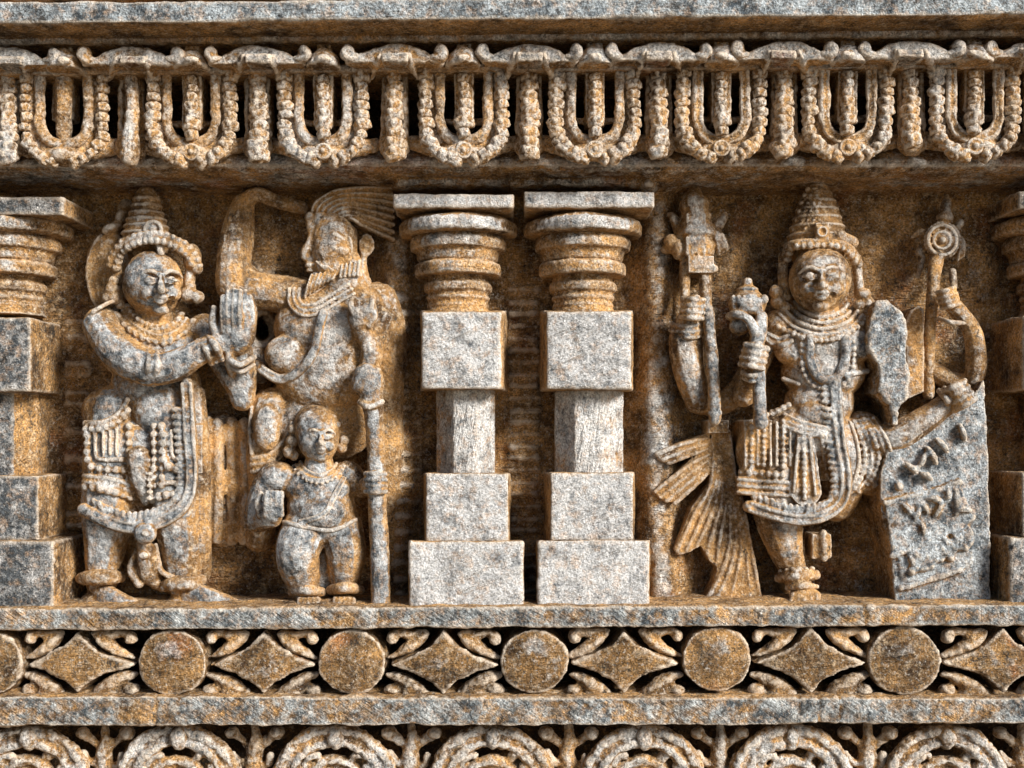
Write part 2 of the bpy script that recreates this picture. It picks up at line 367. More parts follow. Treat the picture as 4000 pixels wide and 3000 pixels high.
course('upper_rail', 2380, 2362, 2462, 2444, -0.04, 0.42, 'rail', 'grey diagonally tooled stone rail under the feet of the figures', 'rail',
       [(960, 2378, 0.45, 18), (1475, 2376, 0.45, 20), (2480, 2460, 0.46, 26), (3100, 2372, 0.44, 18), (1890, 2462, 0.45, 22), (3380, 2410, 0.47, 36)], vox=0.008, d1=0.02, joints=[(1478, 7, .012), (3384, 8, .014)])
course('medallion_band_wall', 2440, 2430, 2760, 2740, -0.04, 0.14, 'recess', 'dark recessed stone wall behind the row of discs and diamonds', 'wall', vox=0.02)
course('lower_rail', 2722, 2726, 2838, 2828, 0.0, 0.44, 'rail', 'coarsely tooled stone rail between the discs and the scrollwork', 'rail',
       [(600, 2720, 0.49, 20), (1180, 2722, 0.49, 26), (2120, 2838, 0.5, 24), (2790, 2722, 0.49, 16), (3520, 2840, 0.5, 26), (3310, 2726, 0.48, 14)], vox=0.008, d1=0.024, joints=[(605, 9, .014), (3122, 8, .012), (3205, 8, .012), (3283, 8, .014)])
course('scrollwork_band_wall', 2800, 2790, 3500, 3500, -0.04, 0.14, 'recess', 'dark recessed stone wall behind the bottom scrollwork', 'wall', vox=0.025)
course('plinth_course', 3470, 3470, 10300, 10300, -0.04, 0.5, 'toprail', 'plain stone base course below the scrollwork, reaching the ground', 'wall', vox=0.05)

# ================================================================ PILLARS
def pillar(label, cx, ab, ring_c, blocks, shaft, group, mats=('pillar', 'capital'), hc=0.10):
    bx = blocks
    t = thing('pillar', label, 'pillar', (cx, 2370, 0.2), group)
    x0, y0, x1, y1 = ab[:4]
    build(S().box(x0, y0, x1, y1, -0.09, 0.335), 'abacus', mats[0], t, vox=0.008, smooth=2)
    r0 = ring_c[1]; c = ring_c[0]
    prof_bell = [(825, r0 * 0.80), (838, r0 * 0.97), (850, r0), (884, r0 * 0.99), (893, r0 * 0.93), (902, r0 * .80)]
    build(S().lathe(c, hc, prof_bell), 'bell_capital', mats[0] if mats[0] == 'pillar' else mats[1], t, vox=0.007)
    build(S().lathe(c, hc, [(898, r0 * .74), (915, r0 * .80), (930, r0 * .815), (952, r0 * .80), (966, r0 * .70), (985, r0 * .69), (1000, r0 * .68), (1012, r0 * .62)]), 'neck', mats[1], t, vox=0.007)
    build(S().lathe(c, hc, [(1006, r0 * .64), (1012, r0 * .715), (1018, r0 * .73), (1054, r0 * .73), (1062, r0 * .70), (1068, r0 * .55)]), 'disc_moulding', mats[1], t, vox=0.007)
    build(S().lathe(c, hc, [(1060, r0 * .50), (1088, r0 * .50), (1096, r0 * .56), (1104, r0 * .575), (1124, r0 * .57), (1133, r0 * .51), (1140, r0 * .50), (1150, r0 * .535), (1160, r0 * .53), (1168, r0 * .49), (1176, r0 * .51), (1186, r0 * .525), (1193, r0 * .50), (1202, r0 * .53), (1222, r0 * .56)]), 'ringed_neck', mats[1], t, vox=0.006, smooth=1)
    for nm, q, chips in zip(('upper_block', 'lower_block', 'plinth'), blocks, (((q0 := blocks[0])[0] + 4, q0[3], .33, 14), (blocks[1][2], blocks[1][1], .33, 12), (blocks[2][2], blocks[2][1], .36, 16))):
        s = S().box(q[0], q[1], q[2], q[3], -0.09, q[5] if len(q) > 5 else 0.31, back=q[4]); s.carve(*chips)
        for _ in range(3): s.carve(random.choice([q[0], q[2]]), random.uniform(q[1], q[3]), 0.34, random.uniform(8, 20))
        build(s, nm, mats[0], t, vox=0.008, smooth=2, d1=0.01, d2=0.007)
    a, b, c2, d, ys, ye = shaft
    s = S(); hs = 0.235; poly = []
    pa, pb, pc, pd = P(a, 1700, hs - .10), P(b, 1700, hs), P(c2, 1700, hs), P(d, 1700, hs - .10)
    top, bot = P(0, ys - 20, hs).z, P(0, ye + 12, hs).z
    ring = [(pa.x, 0.09), (pa.x, pa.y), (pb.x, pb.y), (pc.x, pc.y), (pd.x, pd.y), (pd.x, 0.09)]
    v = [(x, y, top) for x, y in ring] + [(x, y, bot) for x, y in ring]
    s.add(v, [(0, 1, 2, 3, 4, 5)[::-1], (6, 7, 8, 9, 10, 11)] + [(i, (i + 1) % 6, (i + 1) % 6 + 6, i + 6) for i in range(6)])
    build(s, 'shaft', 'shaft' if mats[0] == 'pillar' else mats[0], t, vox=0.007, smooth=1, d1=0.008, d2=0.006)
    return t
GP = 'pillars dividing the niches'
pillar('pale square-block pillar with ringed capital, left one of the middle pair', 1803, (1533, 756, 2008, 812), (1790, 232),
       [(1648, 1219, 1958, 1520, (1640, 1210, 1990, 1532)), (1664, 1849, 1985, 2116, (1650, 1845, 2000, 2125)), (1597, 2114, 2046, 2376, (1597, 2108, 2046, 2376), 0.35)],
       (1705, 1773, 1860, 1932, 1540, 1847), GP)
pillar('pale square-block pillar with ringed capital, right one of the middle pair', 2300, (2048, 746, 2558, 812), (2276, 232),
       [(2136, 1217, 2467, 1522, (2098, 1210, 2475, 1534)), (2150, 1846, 2474, 2114, (2118, 1842, 2482, 2122)), (2098, 2112, 2536, 2376, (2092, 2106, 2540, 2376), 0.35)],
       (2169, 2247, 2356, 2434, 1542, 1845), GP)
pillar('dark weathered pillar cut off by the left edge of the view', -45, (-330, 768, 248, 838), (40, 236),
       [(-210, 1240, 118, 1530, None), (-200, 1858, 150, 2112, None), (-260, 2114, 208, 2376, None, 0.35)], (-160, -85, 50, 145, 1548, 1856), GP, mats=('pillardark', 'capital'))
pillar('shadowed pillar cut off by the right edge of the view', 4150, (3980, 745, 4480, 815), (4110, 226),
       [(3997, 1232, 4320, 1525, None), (3995, 1845, 4330, 2100, None), (3945, 2100, 4400, 2366, None, 0.34)], (4040, 4110, 4230, 4300, 1545, 1842), GP, mats=('pillardark', 'capital'))

# ================================================================ BEADS shared by loops and strips
bead_meshes = []
for k in range(5):
    s = S(); s.ell(2000, 1700, 0.3, 27, 21, 22); s.ell(2000 + random.uniform(-5, 5), 1692, 0.306, 17, 14, 20); s.ell(2000 + random.uniform(-8, 8), 1708, 0.298, 20, 12, 17)
    o = build(s, 'bead', 'bead', None, vox=0.005, smooth=1, d1=0.018, d2=0.008, s1=0.05, s2=0.014); me = o.data; bead_meshes.append(me); bpy.data.objects.remove(o); 
WPOS = {k: v for k, v in WPOS.items() if True}
def bead(parent, px, py, h, r, rot=0, flat=1.0, name='bead'):
    o = put(name, random.choice(bead_meshes), parent, P(px, py, h)); k = r / 24
    o.rotation_euler = (random.uniform(-.25, .25), math.radians(rot) + random.uniform(-.2, .2), random.uniform(-.4, .4)); o.scale = (k * random.uniform(.9, 1.1), k, k * flat * random.uniform(.88, 1.1))
    return o

# ================================================================ HANGING U LOOPS AND BEAD STRIPS
dy = lambda x: -30 * x / 4000     # the courses climb a little to the right
loops = [(250, 'badly worn U loop with a plain round rod inside, leftmost of the row'),
         (748, 'U loop with boss at its foot, above the crowned praying figure'),
         (1262, 'U loop above the bearded figure, second to the left of the middle pillars'),
         (1812, 'U loop straight above the left capital of the middle pair'),
         (2325, 'U loop with round boss straight above the right capital of the middle pair'),
         (2818, 'double-ridged U loop above the tiered lotus emblem'),
         (3312, 'double-ridged U loop with ringed boss above the four-armed figure'),
         (3808, 'double-ridged U loop with square foot above the discus emblem at the right'),
         (-245, 'beaded U loop just outside the left edge'), (4300, 'beaded U loop just outside the right edge')]
def upath(cx, w, yt, yb, h, r, n=None):
    q = w * 0.9
    return [(cx - w, yt, h, r), (cx - w, (yt + yb) / 2, h, r), (cx - w, yb - q, h, r), (cx - w * 0.72, yb - q * 0.32, h, r * 1.05), (cx, yb, h, r * 1.1), (cx + w * 0.72, yb - q * 0.32, h, r * 1.05), (cx + w, yb - q, h, r), (cx + w, (yt + yb) / 2, h, r), (cx + w, yt, h, r)]
for i, (cx, lab) in enumerate(loops):
    e = dy(cx); worn = (cx < 400)
    t = thing('bead_loop', lab, 'carved loop', (cx, 640 + e, 0.42), 'beaded U loops hanging under the eaves')
    s = S().tube(upath(cx, 126, 290 + e, 596 + e, 0.40, 43), df=0.9, seg=14)
    s.tube([(cx - 200, 575 + e, 0.36, 30), (cx - 120, 590 + e, 0.38, 36)]); s.tube([(cx + 200, 575 + e, 0.36, 30), (cx + 120, 590 + e, 0.38, 36)])
    s.ell(cx, 612 + e, 0.42, 96, 36, 62)
    build(s, 'backing', 'orn', t, vox=0.008, d1=0.02, d2=0.01)
    s = S()
    if cx > 2600:
        s.tube(upath(cx, 103, 296 + e, 586 + e, 0.452, 11)); s.tube(upath(cx, 80, 300 + e, 562 + e, 0.448, 10)); s.tube(upath(cx, 91, 300 + e, 574 + e, 0.435, 16))
    else: s.tube(upath(cx, 94, 296 + e, 572 + e, 0.445, 21), df=0.8)
    build(s, 'inner_band', 'orn', t, vox=0.006, smooth=1, d1=0.016, d2=0.008)
    if i != 0:
        s = S().ring(cx, 600 + e, 0.47, 27, 8); s.ell(cx, 600 + e, 0.465, 16, 16, 22); s.ell(cx, 600 + e, 0.45, 44, 34, 26)
        build(s, 'boss', 'orn', t, vox=0.0048, smooth=1, d1=.007, d2=.003)
    s = S()
    s.box(cx - 38, 285 + e, cx + 38, 500 + e, 0.33, 0.44)
    s.tube([(cx - 85, 487 + e, 0.375, 13), (cx, 495 + e, 0.39, 15), (cx + 85, 487 + e, 0.375, 13)])
    if i == 0: s = S().tube([(cx + 5, 285 + e, 0.42, 34), (cx, 430 + e, 0.43, 32), (cx + 2, 575 + e, 0.40, 26)]); s.box(cx - 46, 290, cx + 40, 470, 0.32, 0.38)
    else: s.tube([(cx, 290 + e, 0.43, 18), (cx, 480 + e, 0.44, 20), (cx, 575 + e, 0.42, 16)])
    pd = build(s, 'central_pendant', 'orn', t, vox=0.006, d1=0.014, d2=0.009)
    if i != 0:
        for k, y in enumerate((318, 352, 386, 420, 455, 492, 532)): bead(pd, cx + random.uniform(-3, 3), y + e, 0.462 + (0.01 if k > 3 else 0), (19, 20, 22, 24, 25, 35 if i % 2 else 31, 25)[k], flat=1.1)
    for sd in (-1, 1):
        path = [(cx + sd * 148, 310 + e, 0.452), (cx + sd * 151, 420 + e, 0.452), (cx + sd * 150, 520 + e, 0.455), (cx + sd * 128, 580 + e, 0.46), (cx + sd * 85, 618 + e, 0.46), (cx + sd * 45, 634 + e, 0.455)]
        for p, nn in walk(path, 37.5):
            lo = p[1] > 540 + e
            bead(t, p[0] + random.uniform(-4, 4), p[1], p[2], (31 if lo else 27) * (random.uniform(.7, 1.0) if worn else random.uniform(.88, 1.1)), rot=(sd * -35 if lo else 0), flat=1.05)
strips = [(30, 'bead strip at the left edge beside the first worn U loop'), (515, 'smooth worn pendant strip without beads, between the first and second U loops'),
          (1008, 'bead strip left of the U loop over the bearded figure'), (1541, 'bead strip left of the U loop over the left middle capital'),
          (2068, 'bead strip with twin bead foot, between the U loops over the two middle capitals'), (2574, 'bead strip right of the U loop over the right middle capital'),
          (3063, 'bead strip with one heavy round foot, left of the ring-bossed U loop'), (3558, 'bead strip with broken-off hollow foot, left of the rightmost U loop'),
          (4052, 'bead strip just past the right edge')]
for i, (cx, lab) in enumerate(strips):
    e = dy(cx)
    t = thing('bead_strip', lab, 'carved strip', (cx, 640 + e, 0.42), 'bead strips between the U loops')
    s = S().box(cx - 50, 290 + e, cx + 50, 560 + e, 0.30, 0.39)
    s.tube([(cx - 40, 300 + e, 0.395, 13), (cx - 42, 560 + e, 0.40, 13)]); s.tube([(cx + 40, 300 + e, 0.395, 13), (cx + 42, 560 + e, 0.40, 13)])
    s.ell(cx, 585 + e, 0.39, 62, 52, 50)
    if i == 1: s.tube([(cx, 296, 0.43, 30), (cx + 2, 440, 0.44, 28), (cx - 6, 560, 0.44, 36), (cx - 8, 615, 0.43, 38)])
    if i == 7: s.carve(cx + 8, 605 + e, 0.47, 52)
    build(s, 'backing', 'orn', t, vox=0.008, d1=0.02, d2=0.01)
    if i != 1:
        for k in range(9 if i != 7 else 8):
            y = 312 + k * 37.5; bead(t, cx + random.uniform(-4, 4), y + e, 0.43 + 0.004 * k, 29 + k * 0.9 + random.uniform(-2, 2), flat=1.05)
        if i == 6: bead(t, cx - 4, 590 + e, 0.45, 44, flat=.9)

# ================================================================ EAVES
def eave_wide(cx, lab, i):
    e = dy(cx); t = thing('bowed_eave', lab, 'carved eave', (cx, 270 + e, 0.4), 'wide bowed eaves over the bead strips')
    top = [(-178, 232), (-140, 226), (-100, 206), (-60, 192), (0, 184), (60, 192), (100, 206), (140, 226), (178, 232)]
    pts = [(cx + x, y + e + 14) for x, y in top]
    s = S().prism(pts + [(cx + 178, 256 + e), (cx - 178, 256 + e)], 0.28, 0.545)
    s.tube([(x, y + 6, 0.52, 17) for x, y in pts], df=1.6)
    s.tube([(cx - 58, 226 + e, 0.555, 9), (cx - 66, 262 + e, 0.52, 12), (cx - 88, 318 + e, 0.44, 9)], df=1.8); s.tube([(cx + 58, 226 + e, 0.555, 9), (cx + 66, 262 + e, 0.52, 12), (cx + 88, 318 + e, 0.44, 9)], df=1.8)
    s.carve(cx - 95, 285 + e, 0.55, 30); s.carve(cx + 95, 285 + e, 0.55, 30)
    build(s, 'bowed_roof', 'orn', t, vox=0.008, d1=0.018, d2=0.009)
    build(S().box(cx - 52, 216 + e, cx + 52, 250 + e, 0.4, 0.572), 'front_panel', 'disc', t, vox=0.007, d1=0.014, d2=0.01)
    for sd in (-1, 1):
        s = S().tube([(cx + sd * 150, 240 + e, 0.53, 15), (cx + sd * 180, 240 + e, 0.54, 16), (cx + sd * 196, 222 + e, 0.545, 17), (cx + sd * 186, 204 + e, 0.545, 16), (cx + sd * 172, 212 + e, 0.54, 14)], df=1.5)
        s.ell(cx + sd * 182, 216 + e, 0.53, 26, 30, 36)
        build(s, 'curl', 'orn', t, vox=0.006, d1=0.018, d2=0.008)
    build(S().box(cx - 36, 130 + e, cx + 36, 205 + e, 0.1, 0.42), 'post', 'cove', t, vox=0.010, d1=0.016)
def eave_small(cx, lab, i):
    e = dy(cx); t = thing('round_eave', lab, 'carved eave', (cx, 270 + e, 0.4), 'small rounded eaves over the U loops')
    s = S().lathe(cx, 0.50, [(190 + e, 12), (197 + e, 36), (214 + e, 58), (240 + e, 68), (256 + e, 70)])
    s.ell(cx, 238 + e, 0.565, 28, 15, 16)
    build(s, 'rounded_roof', 'orn', t, vox=0.007, d1=0.02, d2=0.009)
    build(S().box(cx - 30, 130 + e, cx + 30, 212 + e, 0.1, 0.46), 'post', 'cove', t, vox=0.009, d1=0.016)
for i, (cx, _) in enumerate(strips): eave_wide(cx, f'wide bowed stone eave with curled ends over the {ORD[i]} bead strip from the left', i)
for i, (cx, _) in enumerate(loops):
    lab = f'small rounded stone eave over the {ORD[i]} visible U loop from the left' if i < 8 else ('small rounded stone eave past the left edge' if i == 8 else 'small rounded stone eave past the right edge')
    eave_small(cx, lab, i)

# ================================================================ DISCS, DIAMONDS, LEAVES
discs = [(-48, 2593, 134), (672, 2590, 135), (1373, 2588, 133), (2088, 2584, 132), (2800, 2576, 134), (3533, 2582, 141), (4265, 2585, 138)]
dl = ['cut off by the left edge', 'with a pale worn patch, below the legs of the praying figure', 'with a pale patch, below the staff foot of the bearded figure', 'below the gap between the two middle pillars',
      'touching the rail, below the fanned drapery', 'largest and rightmost, below the broken slab side of the four-armed figure', 'past the right edge']
for (x, y, r), q in zip(discs, dl):
    t = S(); pts = [(x + r * math.cos(a) * random.uniform(.985, 1.015), y + r * .95 * math.sin(a)) for a in [2 * math.pi * k / 40 for k in range(40)]]
    t.prism(pts, 0.12, 0.395); t.ell(x, y, 0.388, r * .96, r * .92, 17); t.ell(x - 6, y - 38, 0.396, r * .55, r * .42, 16)
    tag(build(t, 'disc', 'disc', None, vox=0.008, smooth=3, d1=0.022, d2=0.008), 'round brown stone disc ' + q, 'disc', 'discs of the medallion band')
dia = [(106, 529, 298), (811, 1238, 1030), (1514, 1952, 1732), (2226, 2662, 2437), (2938, 3388, 3169), (3680, 4118, 3921), (-600, -190, -395)]
for k, (xl, xr, xa) in enumerate(dia):
    ym = 2592 - 8 * (xa > 2000); yt, yb = 2464 - 14 * (xa > 2900), 2714
    def arc(p, q_, bow):
        out = []
        for t_ in np.linspace(0, 1, 9)[:-1]:
            x = p[0] + (q_[0] - p[0]) * t_; y = p[1] + (q_[1] - p[1]) * t_; b = bow * math.sin(math.pi * t_)
            out.append((x + (xa - x) * 0.14 * b, y + (ym - y) * 0.34 * b))
        return out
    poly = arc((xl, ym + 8), (xa, yt), 1) + arc((xa, yt), (xr, ym + 8), 1) + arc((xr, ym + 8), (xa, yb), 1) + arc((xa, yb), (xl, ym + 8), 1)
    s = S().prism(poly, 0.12, 0.39); s.ell(xa, ym, 0.385, 130, 74, 16)
    nm = ORD[k] + ' from the left' if k < 6 else 'past the left edge'
    wear = ['orange streaked', 'orange veined', 'dark flecked', 'evenly brown', 'grey-centred', 'grey-topped', 'plain'][k]
    tag(build(s, 'concave_diamond', 'disc', None, vox=0.008, smooth=2, d1=0.02, d2=0.008), f'{wear} concave stone diamond, {nm}, between two discs', 'diamond', 'concave diamonds of the medallion band')
    for sx in (-1, 1):
        for sy in (-1, 1):
            tipx = xl if sx < 0 else xr; X = lambda u: xa + (tipx - xa) * u; e = -8 * (xa > 2000)
            h = 0.35 if sy < 0 else 0.345
            if sy < 0:
                s = S().tube([(X(.30), 2474 + e, h, 12), (X(.42), 2500 + e, h, 21), (X(.62), 2528 + e, h, 24), (X(.84), 2556 + e, h, 15), (X(1.0), 2568 + e, h, 9)], df=1.6)
                s.tube([(X(.34), 2470 + e, h, 12), (X(.6), 2478 + e, h, 17), (X(.80), 2472 + e, h, 15), (X(.93), 2484 + e, h + .01, 18)], df=1.6); s.ell(X(.92), 2496 + e, h + .012, 24, 22, 30)
            else:
                s = S().tube([(X(.28), 2706, h, 12), (X(.44), 2688, h, 24), (X(.64), 2664, h, 26), (X(.84), 2642, h, 19), (X(1.0), 2634, h, 11)], df=1.5)
                s.tube([(X(.38), 2708, h, 22), (X(.62), 2704, h, 32)], df=1.3); s.ell(X(.93), 2694, h + .005, 34, 24, 30); s.tube([(X(.7), 2712, h, 14), (X(1.1), 2708, h - .02, 14)])
            tag(build(s, 'curled_leaf', 'orn' if sy < 0 else 'disc', None, vox=0.008, d1=0.02, d2=0.009),
                f'curled stone leaf at the {"upper" if sy < 0 else "lower"} {"left" if sx < 0 else "right"} of the diamond {nm}', 'carved leaf', 'curled leaves of the medallion band')

# ================================================================ BOTTOM SCROLLWORK
scr = [110, 695, 1307, 1921, 2512, 3087, 3693, 4290, -480]
for k, x in enumerate(scr):
    nm = f'{ORD[k]} from the left in the bottom band' if k < 7 else ('past the right edge' if k == 7 else 'past the left edge')
    t = thing('scroll', f'double-ribbed stone scroll, {nm}', 'scroll', (x, 3060, 0.3), 'scrolls of the bottom band')
    cy = 3072
    def arcp(R, a0, a1, h, r, n=9, ph=0): return [(x + R * math.cos(math.radians(a)) * 1.03, cy + R * math.sin(math.radians(a)), h, r * (1 + .08 * math.sin(a * .11 + k))) for a in np.linspace(a0, a1, n)]
    s = S().tube(arcp(222, 174, 366, 0.33, 24, 17), df=1.2); s.tube(arcp(174, 174, 366, 0.335, 21, 17), df=1.2); s.tube(arcp(198, 174, 366, 0.29, 36, 17))
    for a in (205, 330): s.ell(x + 152 * math.cos(math.radians(a)), cy + 150 * math.sin(math.radians(a)), .33, 22, 20, 26)
    build(s, 'outer_rib', 'scroll', t, vox=0.007, smooth=1, d1=0.026, d2=0.01, s1=.07)
    s = S().tube(arcp(104, 150, 380, 0.31, 22, 15), df=1.3); s.tube(arcp(62, 170, 400, 0.30, 18, 13), df=1.3); s.tube([(x - 70, 3040, .3, 22), (x - 118, 3000, .31, 20), (x - 104, 2958, .33, 20), (x - 66, 2950, .33, 15)]); s.tube([(x + 60, 2975, .31, 18), (x + 92, 2940, .33, 18), (x + 122, 2952, .33, 15)])
    s.ell(x - 6, 3085, .27, 60)
    build(s, 'inner_curl', 'scroll', t, vox=0.007, d1=0.022, d2=0.01, s1=.07)
    s = S().ell(x + 4, 2880, 0.34, 36, 50, 40); s.ell(x + 4, 2850, .33, 28, 26, 34)
    build(s, 'bud', 'scroll', t, vox=0.007, d1=0.02, d2=0.01)
    x2 = x + 300
    t2 = thing('sprig', (f'forked stone sprig right of the {ORD[k]} scroll from the left' if k < 7 else ('forked stone sprig beyond the right edge of view' if k == 7 else 'forked stone sprig beyond the left edge of view')), 'carved leaf', (x2, 2960, 0.25), 'sprigs between the scrolls')
    s = S().tube([(x2, 2838, .27, 16), (x2 + 4, 2890, .29, 22), (x2 - 4, 2950, .28, 34), (x2, 3060, .25, 40)], df=1.2)
    s.tube([(x2, 2935, .27, 14), (x2 + 38, 2900, .28, 16), (x2 + 78, 2868, .29, 22)]); s.tube([(x2, 2935, .27, 14), (x2 - 38, 2900, .28, 16), (x2 - 78, 2866, .29, 22)])
    s.tube([(x2 - 10, 2990, .27, 14), (x2 - 58, 2975, .29, 16), (x2 - 84, 2940, .3, 14)]); s.tube([(x2 + 10, 3010, .27, 14), (x2 + 52, 2985, .29, 16), (x2 + 62, 2950, .3, 14)])
    build(s, 'stem', 'scroll', t2, vox=0.008, d1=0.022, d2=0.01)
    for sd in (-1, 1):
        build(S().ell(x2 + sd * 88, 2862, .30, 30, 26, 34), 'knob', 'scroll', t2, vox=0.007, d1=0.02, d2=0.01)

# ================================================================ FIGURES
def face(s, cx, cy, h, rx, ry, rh, t=0.0, smile=0):
    """head with features; t = sideways turn as a share of rx"""
    s.ell(cx, cy, h, rx, ry * 1.0, rh); s.ell(cx + t * rx * .3, cy + ry * .38, h + .004, rx * .68, ry * .6, rh * .9)
    def hs(dx, dy): return h + rh / 1000 * math.sqrt(max(0.02, 1 - (dx / rx) ** 2 - (dy / ry) ** 2))
    q = lambda u, v, dh, r: (cx + (t + u) * rx, cy + v * ry, hs((t + u) * rx, v * ry) + dh, r)
    k = rx / 115
    s.tube([q(0, -.26, -.002, 11 * k), q(0.01, .0, .018, 12 * k), q(.02, .17, .036, 17 * k)], df=1.3)
    for sd in (-1, 1):
        s.ell(*q(sd * .14, .19, .010, 0)[:3], 13 * k, 10 * k, 13 * k)
        s.tube([q(sd * .06, -.24, .004, 7 * k), q(sd * .30, -.37, .012, 9 * k), q(sd * .55, -.32, .010, 8 * k), q(sd * .72, -.18, .004, 6 * k)])
        s.ell(*q(sd * .36, -.09, .002, 0)[:3], 25 * k, 9 * k, 13 * k)
        s.tube([q(sd * .12, -.07, .004, 5 * k), q(sd * .36, -.18, .012, 6 * k), q(sd * .62, -.08, .004, 5 * k)])
        s.tube([q(sd * .14, -.05, .002, 3.5 * k), q(sd * .36, .0, .006, 4.5 * k), q(sd * .60, -.06, .002, 3.5 * k)])
        s.ell(*q(sd * .40, .28, -.016, 0)[:3], 34 * k, 32 * k, 32 * k)
    s.tube([q(-.27, .41, .002, 6 * k), q(-.09, .37, .012, 10 * k), q(.09, .37, .012, 10 * k), q(.27, .41, .002, 6 * k)])
    s.tube([q(-.22, .47, .002, 6 * k), q(0, .54, .012, 11 * k), q(.22, .47, .002, 6 * k)])
    s.ell(*q(0, .78, -.004, 0)[:3], 32 * k, 22 * k, 26 * k)
    for u in (-.18, -.06, .06, .18): s.carve(*q(u, .455, .010, 0)[:3], 7.5 * k)
    for sd in (-1, 1):
        s.carve(*q(sd * .13, -.10, .014, 0)[:3], 15 * k); s.carve(*q(sd * .40, -.27, .014, 0)[:3], 8 * k); s.carve(*q(sd * .36, .13, .020, 0)[:3], 16 * k); s.carve(*q(sd * .36, .46, .012, 0)[:3], 14 * k)
def hand(s, px, py, h, ang, L=90, w=60, curl=0.0, spread=4, n=4, thumb=1):
    """palm and five fingers; ang = direction of the fingers in the picture, degrees from up, clockwise"""
    a = math.radians(ang); ux, uy = math.sin(a), -math.cos(a); vx, vy = math.cos(a), math.sin(a)
    s.ell(px, py, h, w * .55, L * .42, w * .38, rot=ang)
    for i in range(n):
        o = (i - (n - 1) / 2) * w * .25; ln = L * (.62, .72, .68, .54)[i]; r = w * .125
        sx, sy = px + vx * o + ux * L * .25, py + vy * o + uy * L * .25; ex = o * spread * .04
        s.tube([(sx, sy, h + .01, r), (sx + ux * ln * .5 + vx * ex * .5, sy + uy * ln * .5 + vy * ex * .5, h + .014 + .02 * curl, r), (sx + ux * ln * (1 - .5 * curl) + vx * ex, sy + uy * ln * (1 - .5 * curl) + vy * ex, h + .010 - .03 * curl, r * .8)])
    o = -thumb * w * .5
    s.tube([(px + vx * o * .6 - ux * L * .2, py + vy * o * .6 - uy * L * .2, h + .005, w * .15), (px + vx * o * 1.15, py + vy * o * 1.15, h + .012, w * .14), (px + vx * o * 1.1 + ux * L * .3, py + vy * o * 1.1 + uy * L * .3, h + .014, w * .11)])
def fist(s, px, py, h, r, ang=0, n=4):
    a = math.radians(ang); vx, vy = math.cos(a), math.sin(a)
    s.ell(px, py, h, r, r * .95, r * .75)
    for i in range(n):
        o = (i - (n - 1) / 2) * r * .5; cx, cy = px - vy * o, py + vx * o
        s.tube([(cx - vx * r * .85, cy - vy * r * .85, h + .01, r * .23), (cx, cy, h + r * .00085, r * .27), (cx + vx * r * .85, cy + vy * r * .85, h + .012, r * .22)])
    s.tube([(px - vx * r * .6, py - vy * r * .6 - r * .7, h + .02, r * .25), (px + vx * r * .4, py - r * .95, h + .035, r * .22)])
def band(s, path, r, gap=0, h=0, n=2):
    for i in range(n):
        o = (i - (n - 1) / 2) * gap
        pts = [(p[0] + nn[0] * o, p[1] + nn[1] * o, p[2] + h, r) for p, nn in walk(path, 22)]
        if len(pts) > 1: s.tube(pts, n=2, seg=8)
    return s
FV = 0.005

# ---------------------------------------------------------------- crowned praying figure
A = thing('statue', 'crowned stone figure standing with palms pressed together, left of the bearded figure', 'statue', (560, 2370, 0.15))
s = S()
face(s, 598, 1108, 0.20, 116, 132, 112, t=.26)
s.tube([(600, 1180, .17, 70), (600, 1290, .16, 84)], df=.9)
s.ell(590, 1370, .15, 205, 130, 120); s.ell(610, 1500, .14, 175, 130, 110); s.ell(640, 1600, .15, 128, 130, 110); s.ell(400, 1265, .19, 72, 66, 80); s.ell(800, 1290, .12, 70, 66, 70)
s.tube([(392, 1275, .21, 70), (450, 1360, .25, 74), (520, 1415, .28, 74), (590, 1440, .29, 66)])
s.tube([(580, 1448, .29, 62), (680, 1430, .30, 62), (780, 1375, .30, 50), (850, 1345, .29, 42)])
s.tube([(820, 1330, .14, 55), (925, 1500, .16, 52), (950, 1560, .16, 48)]); s.tube([(950, 1560, .16, 48), (960, 1460, .19, 44), (948, 1370, .23, 40)])
s.tube([(450, 1600, .14, 100), (440, 1800, .14, 112), (425, 2000, .15, 104), (412, 2140, .14, 80), (398, 2270, .13, 62)]); s.tube([(680, 1620, .14, 110), (690, 1800, .15, 118), (700, 2000, .15, 108), (712, 2140, .15, 86), (716, 2280, .13, 66)])
s.ell(560, 1760, .13, 190, 170, 105)
s.tube([(385, 2310, .14, 50), (430, 2335, .19, 46), (520, 2362, .2, 26)], df=.8); s.ell(400, 2345, .13, 85, 40, 70)
s.tube([(720, 2310, .14, 50), (790, 2332, .19, 50), (915, 2365, .2, 28)], df=.8); s.ell(740, 2348, .13, 90, 36, 70)
# the joined hands
s.ell(928, 1275, .27, 74, 112, 62); s.ell(955, 1235, .25, 48, 104, 56); s.ell(900, 1330, .27, 58, 60, 50)
for x, y, yt, r in [(868, 1225, 1150, 12), (889, 1215, 1132, 13), (912, 1212, 1124, 13), (936, 1215, 1128, 13)]:
    s.tube([(x + 4, 1290, .315, r), (x, y, .338, r), (x + 3, yt + 10, .325, r - 2)], df=1.3)
for x, yt in [(962, 1138), (982, 1160)]: s.tube([(x, 1290, .28, 16), (x + 2, 1225, .285, 15), (x - 6, yt, .27, 12)])
s.tube([(850, 1315, .30, 18), (832, 1262, .315, 20), (836, 1205, .31, 14)])
s.ell(600, 1450, 0, 150, 230, 120); s.ell(570, 1900, 0, 170, 330, 120); s.ell(600, 1080, .04, 70, 100, 130); s.ell(930, 1350, .12, 36, 150, 190)
AB = s
build(s, 'body', 'figgrey', A, vox=.005, smooth=1, d1=0.009, d2=0.004)
s = S()
